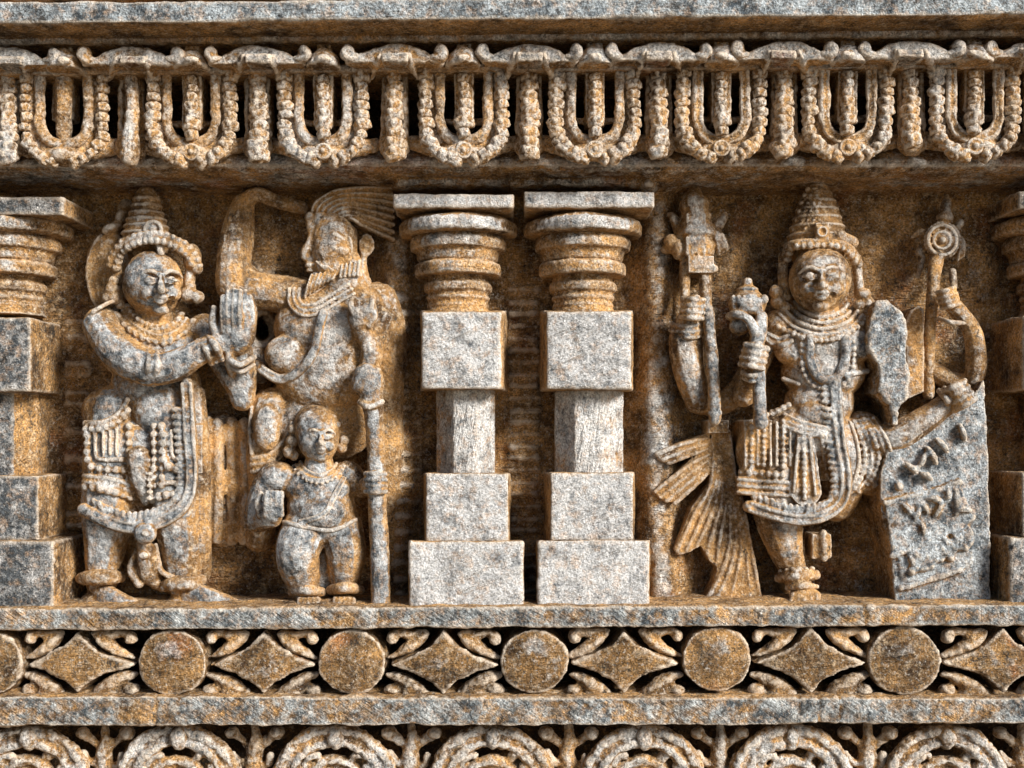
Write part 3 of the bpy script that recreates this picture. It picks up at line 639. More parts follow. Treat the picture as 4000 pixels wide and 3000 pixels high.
for y, wd in ((948, 108), (916, 97), (888, 88), (862, 80), (836, 70), (808, 62), (782, 54)): s.ell(572, y, .14, wd, 22, wd * .95)
s.tube([(572, 940, .13, 92), (572, 770, .11, 45)]); s.ring(598, 896, .235, 31, 9); s.ell(598, 896, .215, 28, 28, 22); s.tube([(622, 930, .245, 12), (628, 985, .25, 16)])
build(s, 'crown', 'fig', A, vox=FV, smooth=1, d1=.008, d2=.003)
s = S(); fr = [(442, 1040, .19), (462, 985, .21), (510, 945, .235), (590, 925, .25), (670, 940, .235), (740, 985, .20), (768, 1050, .17)]
s.tube([(x, y, h, 24) for x, y, h in fr], df=1.1); s.beads(fr, 17, 26, off=14, h=.02); s.beads(fr, 15, 24, off=-14, h=.012)
s.ell(752, 1010, .15, 34, 60, 50); s.tube([(455, 1040, .18, 20), (462, 1130, .19, 19), (470, 1190, .19, 20)]); s.tube([(745, 1060, .16, 22), (735, 1130, .17, 22)])
build(s, 'hair', 'fig', A, vox=FV, smooth=1, d1=.008, d2=.003)
def balls(parent, groups, h, mat='fig'):
    for gq in groups:
        s = S()
        for x, y, r in gq: s.ell(x, y, h, r, r, r)
        build(s, 'earring', mat, parent, vox=.005)
def bars(parent, name, mat, groups, on=()):
    for gq in groups:
        s = S(on=on)
        for pth in gq: s.tube(pth)
        build(s, name, mat, parent, vox=.005, smooth=1, d1=.007, d2=.004)
balls(A, [((440, 1130, 28), (425, 1165, 24), (452, 1165, 26), (445, 1100, 20)), ((735, 1148, 32), (772, 1160, 26), (742, 1120, 24))], .21)
s = S(); s.ell(425, 1066, .09, 90, 165, 50, rot=-4); s.ring(425, 1066, .12, 80, 12, 152); s.ring(428, 1066, .125, 58, 8, 125)
s.ell(436, 893, .12, 42, 24, 34, rot=-25); s.ell(468, 850, .11, 18, 30, 22, rot=15); s.tube([(470, 850, .1, 18), (490, 800, .08, 24)])
build(s, 'hair_bun', 'fig', A, vox=.007)
s = S(on=[AB]); nk = [(480, 1215, .22), (520, 1265, .25), (580, 1300, .27), (640, 1310, .27), (700, 1285, .25), (735, 1230, .21)]
band(s, nk, 10, 24, 0, 3); s.beads(nk, 13, 24, off=-26, h=.0, ln=1.5); s.beads(nk, 13, 24, off=26, h=.0, ln=1.5)
build(s, 'necklace', 'fig', A, vox=.0048, smooth=1, d1=.007, d2=.003)
bars(A, 'shoulder_strap', 'fig', [[[(346, 1262, .225, 8), (362, 1222, .262, 10), (400, 1196, .262, 10), (452, 1172, .22, 8)]]])
bars(A, 'armlet', 'figgrey', [[[(576, 1368, .29, 10), (584, 1425, .36, 14), (562, 1500, .29, 10)], [(612, 1372, .29, 10), (616, 1430, .365, 14), (600, 1505, .29, 10)], [(594, 1370, .29, 9), (600, 1430, .35, 12), (581, 1502, .29, 9)]]])
bars(A, 'bracelet', 'figgrey', [[[(772, 1330, .29, 10), (806, 1368, .35, 14), (826, 1420, .29, 10)], [(810, 1312, .29, 12), (842, 1350, .355, 17), (866, 1404, .29, 12)], [(790, 1322, .29, 9), (824, 1360, .34, 12), (846, 1412, .29, 9)]],
                           [[(880, 1392, .27, 12), (935, 1424, .305, 15), (992, 1396, .25, 12)], [(884, 1422, .25, 9), (940, 1452, .28, 11), (992, 1424, .23, 9)]]])
s = S(on=[AB])  # jewelled skirt
s.ell(425, 1600, .12, 105, 90, 78); s.ell(560, 1850, .10, 228, 215, 118); s.tube([(770, 1540, .1, 34), (785, 1800, .1, 38), (792, 2240, .08, 34)]); s.box(335, 1660, 790, 1850, -0.08, .225); s.freeze()
s.tube([(335, 1655, .25, 13), (400, 1650, .28, 13), (460, 1620, .29, 13), (500, 1560, .29, 11)]); s.beads([(335, 1668, .26), (400, 1664, .29), (465, 1632, .30), (505, 1580, .30)], 16, 26, off=8)
for x0, x1, mir in ((342, 500, 1), (640, 745, -1)):
    yb = 1795
    s.tube([(x0 + 30, 1685, .25, 9), (x0 + 32, 1770, .25, 9), (x0 + 52, yb, .25, 10), (x1 - 10, yb, .25, 9)]); s.beads([(x0, 1700, .24), (x0 + 2, 1790, .24), (x0 + 30, 1828, .245), (x1, 1836, .245)], 19, 32)
    for k in range(3): s.tube([(x0 + 62 + k * 26, 1670, .25, 7), (x0 + 62 + k * 26, 1775, .25, 7)])
for x in (505, 602, 632): s.beads([(x, 1665, .25), (x, 1920, .26)], 16, 33)
for y in (1870, 1895): s.tube([(330, y - 12, .22, 12), (430, y, .27, 12), (520, y + 25, .26, 10)])
s.beads([(335, 1900, .23), (430, 1915, .275), (510, 1945, .26)], 19, 30)
s.tube([(545, 1790, .2, 50), (560, 1880, .22, 48), (575, 1950, .2, 30)]);
for x in (545, 565): s.tube([(x - 15, 1830, .27, 8), (x - 5, 1940, .27, 8)])
for k in range(5): s.ell(585, 1850 + k * 24, .27, 15, 9, 10)
s.beads([(570, 1960, .25), (640, 1935, .26), (730, 1925, .24)], 18, 28)
s.tube([(620, 1890, .2, 10), (720, 1880, .22, 12)])
build(s, 'skirt', 'fig', A, vox=FV, smooth=1, d1=.008, d2=.003)
gp = [(728, 1500, .28), (735, 1600, .28), (742, 1740, .29), (748, 1860, .29), (732, 1950, .29), (680, 2010, .29), (610, 2045, .29), (520, 2060, .28), (430, 2040, .27), (330, 1990, .22)]
s = S(on=[AB]); s.cl = .03; s.tube([(*p[:2], p[2] - .005, 27) for p in gp]); band(s, gp, 9, 30, .02, 2); s.beads(gp[1:], 13, 27, off=42, h=.01, ln=2.0)
s.ring(569, 2083, .31, 34, 10); s.ell(569, 2083, .305, 17, 17, 20); s.ell(569, 2083, .29, 44, 40, 25)
build(s, 'long_garland', 'figgrey', A, vox=.0048, smooth=1, d1=.007, d2=.003)
s = S(); s.tube([(560, 2110, .2, 26), (572, 2180, .21, 40), (588, 2245, .19, 38), (625, 2290, .15, 22)]); s.tube([(540, 2150, .2, 14), (515, 2220, .2, 22), (545, 2280, .2, 18)]); s.tube([(610, 2130, .2, 10), (630, 2230, .21, 14), (700, 2260, .2, 12)])
s.ell(560, 2170, .26, 20, 14, 14)
build(s, 'skirt_tassel', 'fig', A, vox=.006)
for cx, cy, tl in ((393, 2255, 0), (712, 2278, -12)):
    s = S().tube([(cx - 76, cy + 4 + tl * -.8, .15, 24), (cx - 40, cy + 2, .2, 30), (cx, cy, .215, 32), (cx + 40, cy, .2, 30), (cx + 76, cy + tl, .15, 24)]); s.beads([(cx - 70, cy + 8 - tl, .19), (cx, cy + 10, .235), (cx + 70, cy + 8 + tl, .19)], 17, 30)
    build(s, 'anklet', 'fig', A, vox=.006, smooth=1)

# ---------------------------------------------------------------- bearded figure
B = thing('statue', 'large bearded stone figure in profile with swept-back hair and one arm raised', 'statue', (1250, 2370, 0.1))
s = S()
s.tube([(905, 1120, .13, 62), (915, 1000, .13, 68), (935, 880, .12, 60), (950, 800, .11, 44)], df=1.1)   # raised forearm
s.tube([(930, 1130, .11, 80), (1050, 1140, .11, 74), (1180, 1165, .11, 80)], df=.9); s.tube([(950, 800, .11, 38), (1000, 760, .13, 30), (1090, 790, .09, 28), (1180, 812, .06, 26)])
s.tube([(950, 1090, .10, 66), (955, 1200, .09, 40)])
s.ell(1305, 960, .13, 98, 140, 95); s.ell(1262, 880, .12, 50, 60, 70); s.ell(1300, 1040, .13, 85, 80, 80); s.ring(1311, 962, .198, 62, 7, 64)
s.tube([(1212, 850, .15, 22), (1218, 925, .17, 19), (1192, 985, .175, 20), (1190, 1004, .17, 17), (1222, 1014, .16, 20)])   # brow and nose in profile
s.ell(1212, 1036, .17, 24, 11, 20); s.ell(1214, 1058, .165, 22, 10, 20)
s.tube([(1275, 928, .21, 7), (1310, 915, .222, 8), (1345, 935, .215, 7)]); s.ell(1300, 950, .215, 26, 13, 14); s.ell(1335, 980, .21, 30, 22, 16)
s.tube([(1350, 1060, .13, 90), (1350, 1180, .12, 120)], df=.8)
s.ell(1300, 1280, .12, 235, 150, 125); s.ell(1400, 1200, .12, 130, 90, 100); s.ell(1290, 1450, .12, 225, 180, 120); s.ell(1270, 1640, .10, 215, 170, 95)
s.ell(1118, 1385, .19, 84, 78, 50); s.ell(1340, 1390, .14, 110, 90, 100)
s.tube([(1480, 1180, .12, 80), (1510, 1350, .12, 82), (1500, 1560, .10, 76), (1510, 1800, .07, 70), (1505, 2100, .05, 60)], df=.8)
s.tube([(1060, 1600, .11, 88), (1040, 1760, .11, 78), (1040, 1900, .09, 70), (1010, 2100, .06, 60)])
s.ell(1044, 1672, .20, 55, 92, 40)
s.tube([(1500, 1260, .15, 60), (1460, 1340, .19, 52), (1418, 1290, .235, 42)])
s.ell(1408, 1235, .26, 48, 62, 45)
for x, y in ((1374, 1195), (1400, 1210), (1428, 1205), (1452, 1190)): s.tube([(x * .6 + 1410 * .4, 1240, .28, 17), (x, y, .295, 16), (x + 4, y - 25, .27, 15)])
s.tube([(1440, 1270, .27, 18), (1462, 1235, .28, 18), (1458, 1195, .275, 14)])
s.carve(1395, 1180, .33, 16)
s.tube([(1440, 1310, .22, 44), (1450, 1380, .22, 46), (1440, 1440, .22, 40)])
s.carve(1311, 975, .25, 26); s.carve(1285, 940, .245, 13)
s.ell(930, 960, .0, 50, 180, 120); s.ell(1300, 960, .0, 80, 140, 120); s.ell(1280, 1400, 0, 210, 330, 120); s.ell(1440, 1330, .05, 30, 120, 150)
BB = s
build(s, 'body', 'fig', B, vox=.0055, smooth=1, d1=.012, d2=.005)
s = S()
hp = [(1212, 850), (1228, 790), (1275, 750), (1360, 736), (1528, 742), (1530, 905), (1440, 900), (1380, 880), (1330, 850), (1280, 820), (1240, 830)]
s.prism(hp, -0.09, 0.06); s.ell(1300, 830, .05, 88, 78, 78); s.ell(1400, 820, .02, 90, 76, 60)
for k in range(8):
    u = k / 7
    s.tube([(1222 + 130 * u, 846 + 30 * u, .13, 6), (1232 + 134 * u, 798 + 56 * u, .165, 8.5), (1300 + 85 * u, 752 + 108 * u, .168, 9.5), (1410 + 10 * u, 736 + 148 * u, .135, 10.5), (1534, 738 + 196 * u, .09, 10)], df=2.0)
build(s, 'swept_hair', 'fig', B, vox=.0048, smooth=0, d1=.008, d2=.003)
s = S()
bp_ = [(1225, 1060), (1300, 1055), (1360, 1030), (1400, 1020), (1415, 1080), (1360, 1085), (1320, 1092), (1280, 1115), (1200, 1165), (1186, 1158), (1196, 1110)]
s.prism(bp_, .0, .185)
for k in range(7): s.tube([(1218 + 17 * k, 1072 - 3 * k, .20, 5), (1204 + 16 * k, 1112 - k * 4, .212, 6.5), (1192 + 17 * k, 1160 - k * 11, .195, 5)], df=1.6)
for k in range(5): s.tube([(1336 + 17 * k, 1034 - 4 * k, .20, 5), (1330 + 17 * k, 1082 - 2 * k, .208, 7)], df=1.6)
for k in range(3): s.tube([(1236 + k * 14, 1022 + k * 2, .2, 5), (1262 + k * 14, 1045 + k * 2, .21, 6), (1300 + k * 12, 1078 - k * 3, .2, 5)])
build(s, 'beard', 'fig', B, vox=.0045, smooth=0, d1=.006, d2=.003)
s = S().ring(1432, 958, .16, 22, 9, 36); s.ell(1430, 960, .14, 24, 38, 30); s.ell(1440, 965, .155, 12, 18, 16); s.tube([(1420, 1000, .15, 14), (1415, 1060, .16, 16), (1428, 1100, .15, 22)])
build(s, 'ear_with_pendant', 'fig', B, vox=.005)
s = S(on=[BB]); nk = [(1150, 1130, .17), (1150, 1180, .19), (1185, 1212, .21), (1240, 1205, .22), (1310, 1165, .22), (1375, 1128, .19)]
band(s, nk, 8, 20, 0, 3)
build(s, 'necklace', 'fig', B, vox=.0048, smooth=1, d1=.007, d2=.003)
s = S(on=[BB]); s.cl = .04; sp = [(1262, 1225, .23), (1245, 1290, .25), (1222, 1380, .26), (1170, 1450, .26), (1100, 1480, .25), (1040, 1455, .23), (1005, 1425, .20)]
band(s, sp, 9, 20, 0, 2); s.tube([(*p[:2], p[2] - .02, 20) for p in sp])
build(s, 'sash', 'figgrey', B, vox=.0048, smooth=1, d1=.007, d2=.003)
s = S(on=[BB])
for k in range(3): s.tube([(985, 1790 + k * 26, .20, 10), (1050, 1775 + k * 22, .225, 11), (1110, 1720 + k * 20, .21, 10), (1140, 1650 + k * 18, .18, 8)])
s.tube([(985, 1590, .17, 10), (975, 1680, .18, 10), (985, 1770, .19, 10)])
build(s, 'skirt_hem', 'fig', B, vox=.006, smooth=1)
s = S(); s.tube([(1418, 1500, .27, 50), (1440, 1470, .27, 58), (1452, 1560, .27, 46), (1460, 1620, .26, 38), (1468, 1750, .26, 37), (1470, 1880, .26, 37), (1478, 2050, .26, 38), (1484, 2200, .26, 40), (1488, 2368, .26, 42)])
s.tube([(1405, 1572, .30, 13), (1440, 1588, .325, 15), (1490, 1568, .30, 13)]); s.ell(1432, 1460, .28, 50, 42, 50)
tag(build(s, 'club', 'figgrey', None, vox=.006), 'long grey stone club standing upright between the bearded figure and the left middle pillar', 'club')

# ---------------------------------------------------------------- small attendant
Cc = thing('statue', 'small plump stone attendant standing in front of the bearded figure', 'statue', (1270, 2370, 0.2))
s = S()
face(s, 1245, 1715, 0.22, 80, 96, 78, t=.1); s.ell(1240, 1680, .20, 88, 88, 80)
s.tube([(1245, 1800, .2, 56), (1245, 1850, .2, 70)])
s.ell(1240, 1900, .19, 135, 95, 95); s.ell(1255, 1975, .2, 135, 105, 100); s.ell(1270, 2050, .19, 130, 85, 95); s.ell(1190, 1910, .25, 48, 40, 34); s.ell(1320, 1915, .24, 48, 40, 34); s.ell(1262, 2000, .26, 105, 75, 58)
s.tube([(1070, 1855, .20, 56), (1035, 1910, .20, 55), (1010, 1980, .20, 54), (1000, 2030, .2, 50)]); s.tube([(1005, 2035, .2, 48), (1060, 2020, .26, 42)])
s.ell(1085, 1865, .2, 75, 62, 70); s.ell(1065, 1990, .29, 42, 55, 34)
for x, r in ((1040, 13), (1060, 14), (1080, 14), (1098, 12)): s.tube([(x, 2010, .31, r), (x, 1960, .325, r), (x + 2, 1925, .31, r * .85)])
s.tube([(1020, 2010, .28, 16), (1008, 1965, .29, 15), (1018, 1930, .285, 12)])
s.tube([(1360, 1855, .18, 58), (1410, 1900, .18, 46), (1455, 1885, .24, 36)]); fist(s, 1466, 1885, .285, 46, 0)
s.tube([(1205, 2050, .19, 98), (1165, 2140, .25, 88), (1168, 2215, .22, 80), (1192, 2310, .17, 50)]); s.tube([(1330, 2060, .18, 88), (1350, 2150, .19, 80), (1350, 2230, .17, 66), (1345, 2310, .15, 46)])
for cx in (1205, 1345):
    s.ell(cx, 2350, .2, 52, 28, 55)
    for k in range(5): s.tube([(cx - 36 + k * 18, 2340, .24, 10), (cx - 38 + k * 19, 2362, .275 - abs(k - 2) * .004, 10)])
s.ell(1258, 2095, .22, 30, 34, 34)
s.ell(1250, 1950, .05, 110, 160, 140); s.ell(1250, 1700, .06, 50, 70, 130); s.ell(1260, 2200, .05, 110, 160, 130)
CB = s
build(s, 'body', 'figgrey', Cc, vox=.005, smooth=1, d1=.008, d2=.004)
s = S(); s.ell(1240, 1668, .175, 94, 88, 92); s.ell(1236, 1640, .17, 78, 62, 88); s.ell(1330, 1690, .14, 34, 70, 50)
for k in range(7):
    a = math.radians(200 + k * 23); s.ell(1243 + 82 * math.cos(a), 1690 + 84 * math.sin(a), .21, 14, 13, 16)
build(s, 'hair', 'fig', Cc, vox=FV, smooth=1, d1=.008, d2=.003)
balls(Cc, [((1144, 1678, 21), (1142, 1722, 26), (1130, 1765, 27), (1150, 1780, 20)), ((1335, 1750, 22), (1345, 1720, 18))], .2)
s = S(on=[CB]); nk = [(1165, 1810, .22), (1190, 1845, .25), (1245, 1865, .27), (1300, 1845, .25), (1330, 1805, .22)]; band(s, nk, 8, 20, 0, 2); s.beads(nk, 8, 16, off=22)
build(s, 'necklace', 'fig', Cc, vox=.0048, smooth=1, d1=.007, d2=.003)
s = S(on=[CB]); band(s, [(1345, 1865, .27), (1305, 1940, .30), (1260, 2010, .32), (1150, 2045, .28)], 6, 12, 0, 2); s.tube([(1110, 2040, .24, 9), (1200, 2060, .285, 10), (1300, 2070, .28, 10), (1390, 2030, .24, 9)])
build(s, 'sacred_thread', 'figgrey', Cc, vox=.0048, smooth=1, d1=.007, d2=.003)
bars(Cc, 'anklet', 'fig', [[[(cx - 58, cy + 8, .19, 18), (cx, cy, .245, 24), (cx + 58, cy + 8, .19, 18)]] for cx, cy in ((1198, 2304), (1350, 2296))])

# ---------------------------------------------------------------- four-armed figure
Dd = thing('statue', 'four-armed stone figure with tall conical crown, between the lotus emblem and the discus', 'statue', (3140, 2370, 0.15))
s = S()
face(s, 3202, 1092, 0.22, 120, 130, 112, t=.05)
s.tube([(3205, 1180, .18, 68), (3208, 1290, .17, 84)])
s.ell(3215, 1330, .16, 205, 125, 108); s.ell(3215, 1450, .16, 165, 125, 102); s.ell(3200, 1570, .16, 138, 115, 95); s.ell(3150, 1690, .16, 190, 120, 110)
s.ell(3085, 1375, .20, 60, 50, 50); s.ell(3350, 1365, .20, 58, 50, 50); s.ell(3185, 1620, .22, 80, 62, 60)
s.tube([(3040, 1270, .17, 66), (2985, 1350, .14, 56), (2930, 1480, .14, 50), (2905, 1545, .16, 46)]); s.tube([(2905, 1545, .16, 44), (2925, 1480, .2, 40), (2945, 1420, .25, 36)])
fist(s, 2945, 1392, .285, 52, 12)
s.tube([(3020, 1300, .09, 50), (2860, 1550, .09, 46), (2740, 1570, .11, 50), (2715, 1540, .13, 52), (2690, 1440, .15, 62), (2670, 1330, .16, 58), (2690, 1240, .19, 42)], n=8)
fist(s, 2706, 1205, .225, 48, 5)
s.tube([(3370, 1260, .16, 66), (3420, 1300, .16, 70)])
s.tube([(3360, 1700, .16, 60), (3470, 1715, .21, 62), (3580, 1660, .24, 56), (3690, 1585, .26, 44)]); fist(s, 3748, 1545, .29, 54, -30)
s.tube([(3440, 1330, .10, 50), (3560, 1400, .10, 40), (3720, 1490, .12, 40), (3800, 1480, .16, 40), (3812, 1380, .18, 40), (3790, 1280, .2, 36), (3720, 1190, .22, 34)], n=8)
fist(s, 3705, 1165, .25, 42, -15)
s.tube([(3060, 1720, .15, 110), (3035, 1880, .15, 108), (3045, 2040, .15, 92), (3070, 2150, .15, 68), (3112, 2250, .14, 48)]); s.tube([(3260, 1720, .14, 110), (3290, 1850, .14, 100), (3260, 1960, .1, 80)])
s.tube([(3118, 2270, .15, 46), (3140, 2315, .19, 44)]); s.ell(3145, 2325, .21, 62, 34, 50)
for k in range(5): s.tube([(3098 + k * 22, 2325, .245, 12), (3092 + k * 25, 2352, .275 - abs(k - 2) * .004, 13)])
s.ell(3200, 1400, 0, 140, 230, 130); s.ell(3150, 1760, 0, 160, 200, 130); s.ell(3070, 2080, .0, 60, 260, 120); s.ell(3200, 1080, .04, 70, 100, 130); s.ell(2705, 1400, .05, 40, 200, 140); s.ell(2940, 1420, .1, 28, 90, 160)
DB = s
build(s, 'body', 'fig', Dd, vox=.005, smooth=1, d1=.009, d2=.004)
s = S()
for y, wd in ((955, 132), (925, 122), (890, 110), (856, 97), (822, 84), (790, 72), (760, 58), (735, 44)): s.ell(3192, y, .14, wd, 21, wd * .9); s.beads([(3192 - wd * .8, y + 6, .17), (3192, y + 8, .14 + wd * .00088), (3192 + wd * .8, y + 6, .17)], 11, 22)
s.tube([(3192, 950, .13, 118), (3192, 830, .12, 82), (3192, 712, .09, 34)]); s.box(3185, 868, 3240, 968, .15, .27); s.ring(3212, 905, .275, 18, 6)
s.tube([(3282, 925, .23, 26), (3330, 948, .20, 24)])
build(s, 'crown', 'fig', Dd, vox=FV, smooth=1, d1=.008, d2=.003)
s = S(); fr = [(3068, 1010, .18), (3085, 965, .21), (3140, 952, .25), (3260, 952, .25), (3318, 975, .21), (3352, 1030, .18)]
s.tube([(x, y, h, 20) for x, y, h in fr]); s.beads(fr, 16, 26, off=8, h=.015)
s.tube([(3060, 1000, .17, 20), (3058, 1080, .17, 20), (3068, 1160, .17, 22)]); s.tube([(3345, 1010, .17, 20), (3352, 1080, .17, 19), (3358, 1150, .17, 22)])
build(s, 'hair', 'fig', Dd, vox=FV, smooth=1, d1=.008, d2=.003)
balls(Dd, [((3030, 1140, 28), (3035, 1180, 30), (3060, 1200, 26)), ((3372, 1150, 30), (3388, 1185, 28), (3360, 1190, 24))], .19)
s = S(on=[DB])
for k, (d_, r) in enumerate(((0, 9), (22, 9), (44, 9), (66, 8))):
    p = [(3105 - d_ * .9, 1180 + d_ * .7, .20), (3140 - d_ * .5, 1215 + d_, .24 - k * .004), (3212, 1238 + d_ * 1.05, .27 - k * .004), (3285 + d_ * .5, 1215 + d_, .24 - k * .004), (3322 + d_ * .8, 1175 + d_ * .7, .20)]
    band(s, p, r, 0, 0, 1)
s.beads([(3040, 1275, .21), (3120, 1312, .26), (3212, 1330, .28), (3300, 1308, .26), (3370, 1260, .2)], 13, 22)
build(s, 'collar', 'fig', Dd, vox=.0048, smooth=1, d1=.007, d2=.003)
s = S(on=[DB]); s.cl = .045; up = lambda w_, yb, h, r: [(3232 - w_, 1320, h, r), (3232 - w_, yb - 80, h, r), (3232 - w_ * .6, yb - 15, h, r), (3232, yb, h, r), (3232 + w_ * .6, yb - 15, h, r), (3232 + w_, yb - 80, h, r), (3232 + w_, 1320, h, r)]
s.tube(up(58, 1475, .295, 9)); s.tube(up(76, 1492, .295, 9)); s.beads([p[:3] for p in up(98, 1518, .275, 0)], 13, 25); s.tube(up(70, 1485, .262, 18))
s.tube([(3060, 1480, .24, 11), (3120, 1500, .27, 11)]); s.tube([(3300, 1465, .27, 12), (3385, 1450, .23, 11)])
build(s, 'breast_pendant', 'figgrey', Dd, vox=.0048, smooth=1, d1=.007, d2=.003)
bars(Dd, 'bracelet', 'figgrey', [
    [[(a[0], a[1], .17, 9), ((a[0] + a[2]) / 2, a[1] + 8, .228, 12), (a[2], a[3], .18, 9)] for a in ((2622, 1268, 2745, 1264), (2618, 1290, 2750, 1288), (2634, 1310, 2744, 1310))],
    [[(a[0], a[1], .26, 11), ((a[0] + a[2]) / 2 + 8, (a[1] + a[3]) / 2 - 4, .315, 15), (a[2], a[3], .26, 11)] for a in ((3668, 1526, 3712, 1606), (3690, 1516, 3734, 1596))],
    [[(3665, 1242, .22, 9), (3710, 1258, .27, 11), (3765, 1262, .23, 9)]], [[(2900, 1455, .26, 10), (2935, 1468, .3, 12), (2975, 1455, .26, 10)], [(2904, 1478, .26, 8), (2938, 1490, .29, 9), (2974, 1478, .26, 8)]]])
bars(Dd, 'armlet', 'figgrey', [[[(2985, 1320, .19, 12), (3040, 1350, .25, 15), (3092, 1332, .22, 11)], [(2990, 1296, .19, 9), (3042, 1322, .25, 11), (3088, 1308, .22, 9)]]], on=[DB])
s = S(on=[DB])  # skirt
s.ell(2985, 1760, .15, 112, 140, 85); s.box(2885, 1862, 3110, 1935, -.08, .225); s.box(2905, 1640, 3250, 1880, -.08, .215); s.ell(3385, 1770, .15, 110, 170, 80, rot=-12); s.freeze()
for y in (1878, 1902, 1928): s.tube([(2884, y - 6, .2, 9), (2960, y, .255, 10), (3090, y + 8, .25, 9)])
for x, b_ in ((2912, 0), (2936, 1), (2960, 0), (2984, 1), (3010, 0), (3034, 0), (3060, 1), (3086, 0)):
    y0, y1 = 1675 + (x - 2912) * -.2, 1828
    if b_: s.beads([(x, y0, .25), (x, y1, .25)], 13, 22)
    else: s.tube([(x, y0, .245, 7), (x, y1 - 10, .245, 7)])
s.beads([(2900, 1846, .235), (3080, 1856, .25)], 16, 26)
s.beads([(2970, 1625, .24), (3030, 1610, .27), (3100, 1570, .27)], 15, 24)
for k in range(3): s.tube([(3065, 1620 + k * 22, .24, 9), (3130, 1650 + k * 20, .28, 10), (3230, 1672 + k * 18, .26, 9)])
s.prism([(3110, 1700), (3180, 1700), (3212, 1930), (3190, 1965), (3150, 1992), (3105, 1960), (3082, 1925)], .1, .27); s.freeze()
s.tube([(3118, 1712, .28, 8), (3100, 1920, .285, 8)]); s.tube([(3162, 1710, .28, 8), (3185, 1930, .285, 8)]); s.beads([(3138, 1715, .285), (3142, 1950, .29)], 13, 23)
for x in (3205, 3225, 3245): s.tube([(x, 1700, .24, 7), (x + 14, 1800, .245, 7), (x + 30, 1870, .24, 7)])
s.beads([(3215, 1700, .245), (3230, 1860, .245)], 11, 22)
for k, (o, bd) in enumerate(((0, 0), (22, 1), (48, 0), (72, 1), (96, 0), (120, 0))):
    p = [(3320 + o * .75, 1650 - o * .15, .235), (3345 + o, 1720, .245), (3355 + o * 1.05, 1800, .245), (3335 + o * .9, 1880, .24), (3300 + o * .5, 1930, .23)]
    if bd: s.beads(p, 13, 23)
    else: band(s, p, 8, 0, 0, 1)
build(s, 'skirt', 'fig', Dd, vox=.005, smooth=1, d1=.008, d2=.003)
gp = [(3262, 1490, .27), (3268, 1600, .28), (3284, 1740, .29), (3302, 1860, .29), (3292, 1950, .29), (3232, 2008, .29), (3140, 2030, .29), (3040, 2015, .28), (2925, 1978, .24)]
s = S(on=[DB]); s.cl = .03; s.tube([(*p[:2], p[2] - .005, 25) for p in gp]); band(s, gp, 9, 28, .02, 2); s.beads(gp, 12, 26, off=40, h=.01, ln=2.0)
build(s, 'long_garland', 'figgrey', Dd, vox=.0048, smooth=1, d1=.007, d2=.003)
s = S().tube([(3112 - 68, 2258, .16, 20), (3112, 2250, .215, 26), (3112 + 72, 2246, .16, 20)]); s.beads([(3050, 2232, .17), (3112, 2226, .22), (3180, 2222, .17)], 13, 24); s.tube([(3080, 2295, .2, 14), (3135, 2288, .24, 16), (3190, 2292, .2, 12)])
build(s, 'anklet', 'fig', Dd, vox=.006)
s = S().box(3172, 2085, 3250, 2182, .08, .2); s.tube([(3215, 2080, .2, 16), (3220, 2180, .2, 16)])
build(s, 'skirt_tassel', 'fig', Dd, vox=.006)
tag(build(S().prism([(3390, 1310), (3402, 1240), (3425, 1175), (3470, 1180), (3530, 1222), (3540, 1260), (3552, 1470), (3540, 1560), (3510, 1600), (3512, 1662), (3484, 1664), (3478, 1582), (3428, 1530), (3440, 1440), (3395, 1370)], -.09, .285)
         .carve(3530, 1480, .33, 40).carve(3400, 1500, .34, 44), 'broken_arm_stump', 'slab', Dd, vox=.007, smooth=1, d1=.03, d2=.012), None)

# held emblems
s = S()
s.tube([(2720, 712, .10, 10), (2712, 760, .12, 34), (2710, 800, .14, 58), (2716, 830, .15, 50)])
s.lathe(2718, .13, [(822, 40), (828, 60), (850, 58), (872, 66), (884, 72), (894, 76), (906, 76), (916, 68), (925, 60), (950, 72), (985, 70), (1000, 55), (1015, 40)], seg=28)
for x in (2685, 2705, 2728, 2750): s.tube([(x, 930, .19, 8), (x, 990, .195, 8)]); s.tube([(x, 840, .185, 7), (x, 868, .185, 7)])
s.ell(2628, 955, .13, 34, 44, 38, rot=-30); s.ell(2650, 975, .15, 28, 42, 36); s.ell(2605, 975, .12, 24, 18, 24); s.tube([(2650, 900, .12, 22), (2630, 850, .12, 18), (2612, 838, .11, 10)])
s.tube([(2790, 900, .12, 24), (2820, 860, .13, 20), (2832, 838, .12, 12)]); s.tube([(2785, 910, .13, 26), (2820, 940, .14, 20), (2838, 968, .13, 12)])
for k in range(3): s.tube([(2796 + k * 12, 920, .15, 10), (2806 + k * 14, 960, .15, 11), (2808 + k * 14, 990 - k * 6, .14, 7)])
s.box(2690, 1000, 2790, 1065, -.08, .20); s.tube([(2676, 1030, .15, 22), (2674, 1170, .17, 20)], df=1.1); s.tube([(2752, 1050, .16, 24), (2758, 1200, .17, 22)], df=1.1); s.tube([(2705, 1035, .18, 12), (2790, 1050, .19, 16)])
tag(build(s, 'lotus_emblem', 'fig', None, vox=.005, smooth=1, d1=.008, d2=.003), 'tiered ochre stone lotus emblem with side lobes, held up left of the four-armed figure', 'emblem')
s = S().tube([(2765, 1210, .21, 22), (2780, 1400, .21, 24), (2790, 1560, .21, 26), (2793, 1640, .2, 24)]); s.ring(2792, 1612, .215, 22, 8, 8)
tag(build(s, 'rod', 'figgrey', None, vox=.006), 'plain tapering stone rod hanging below the hand under the lotus emblem', 'rod')
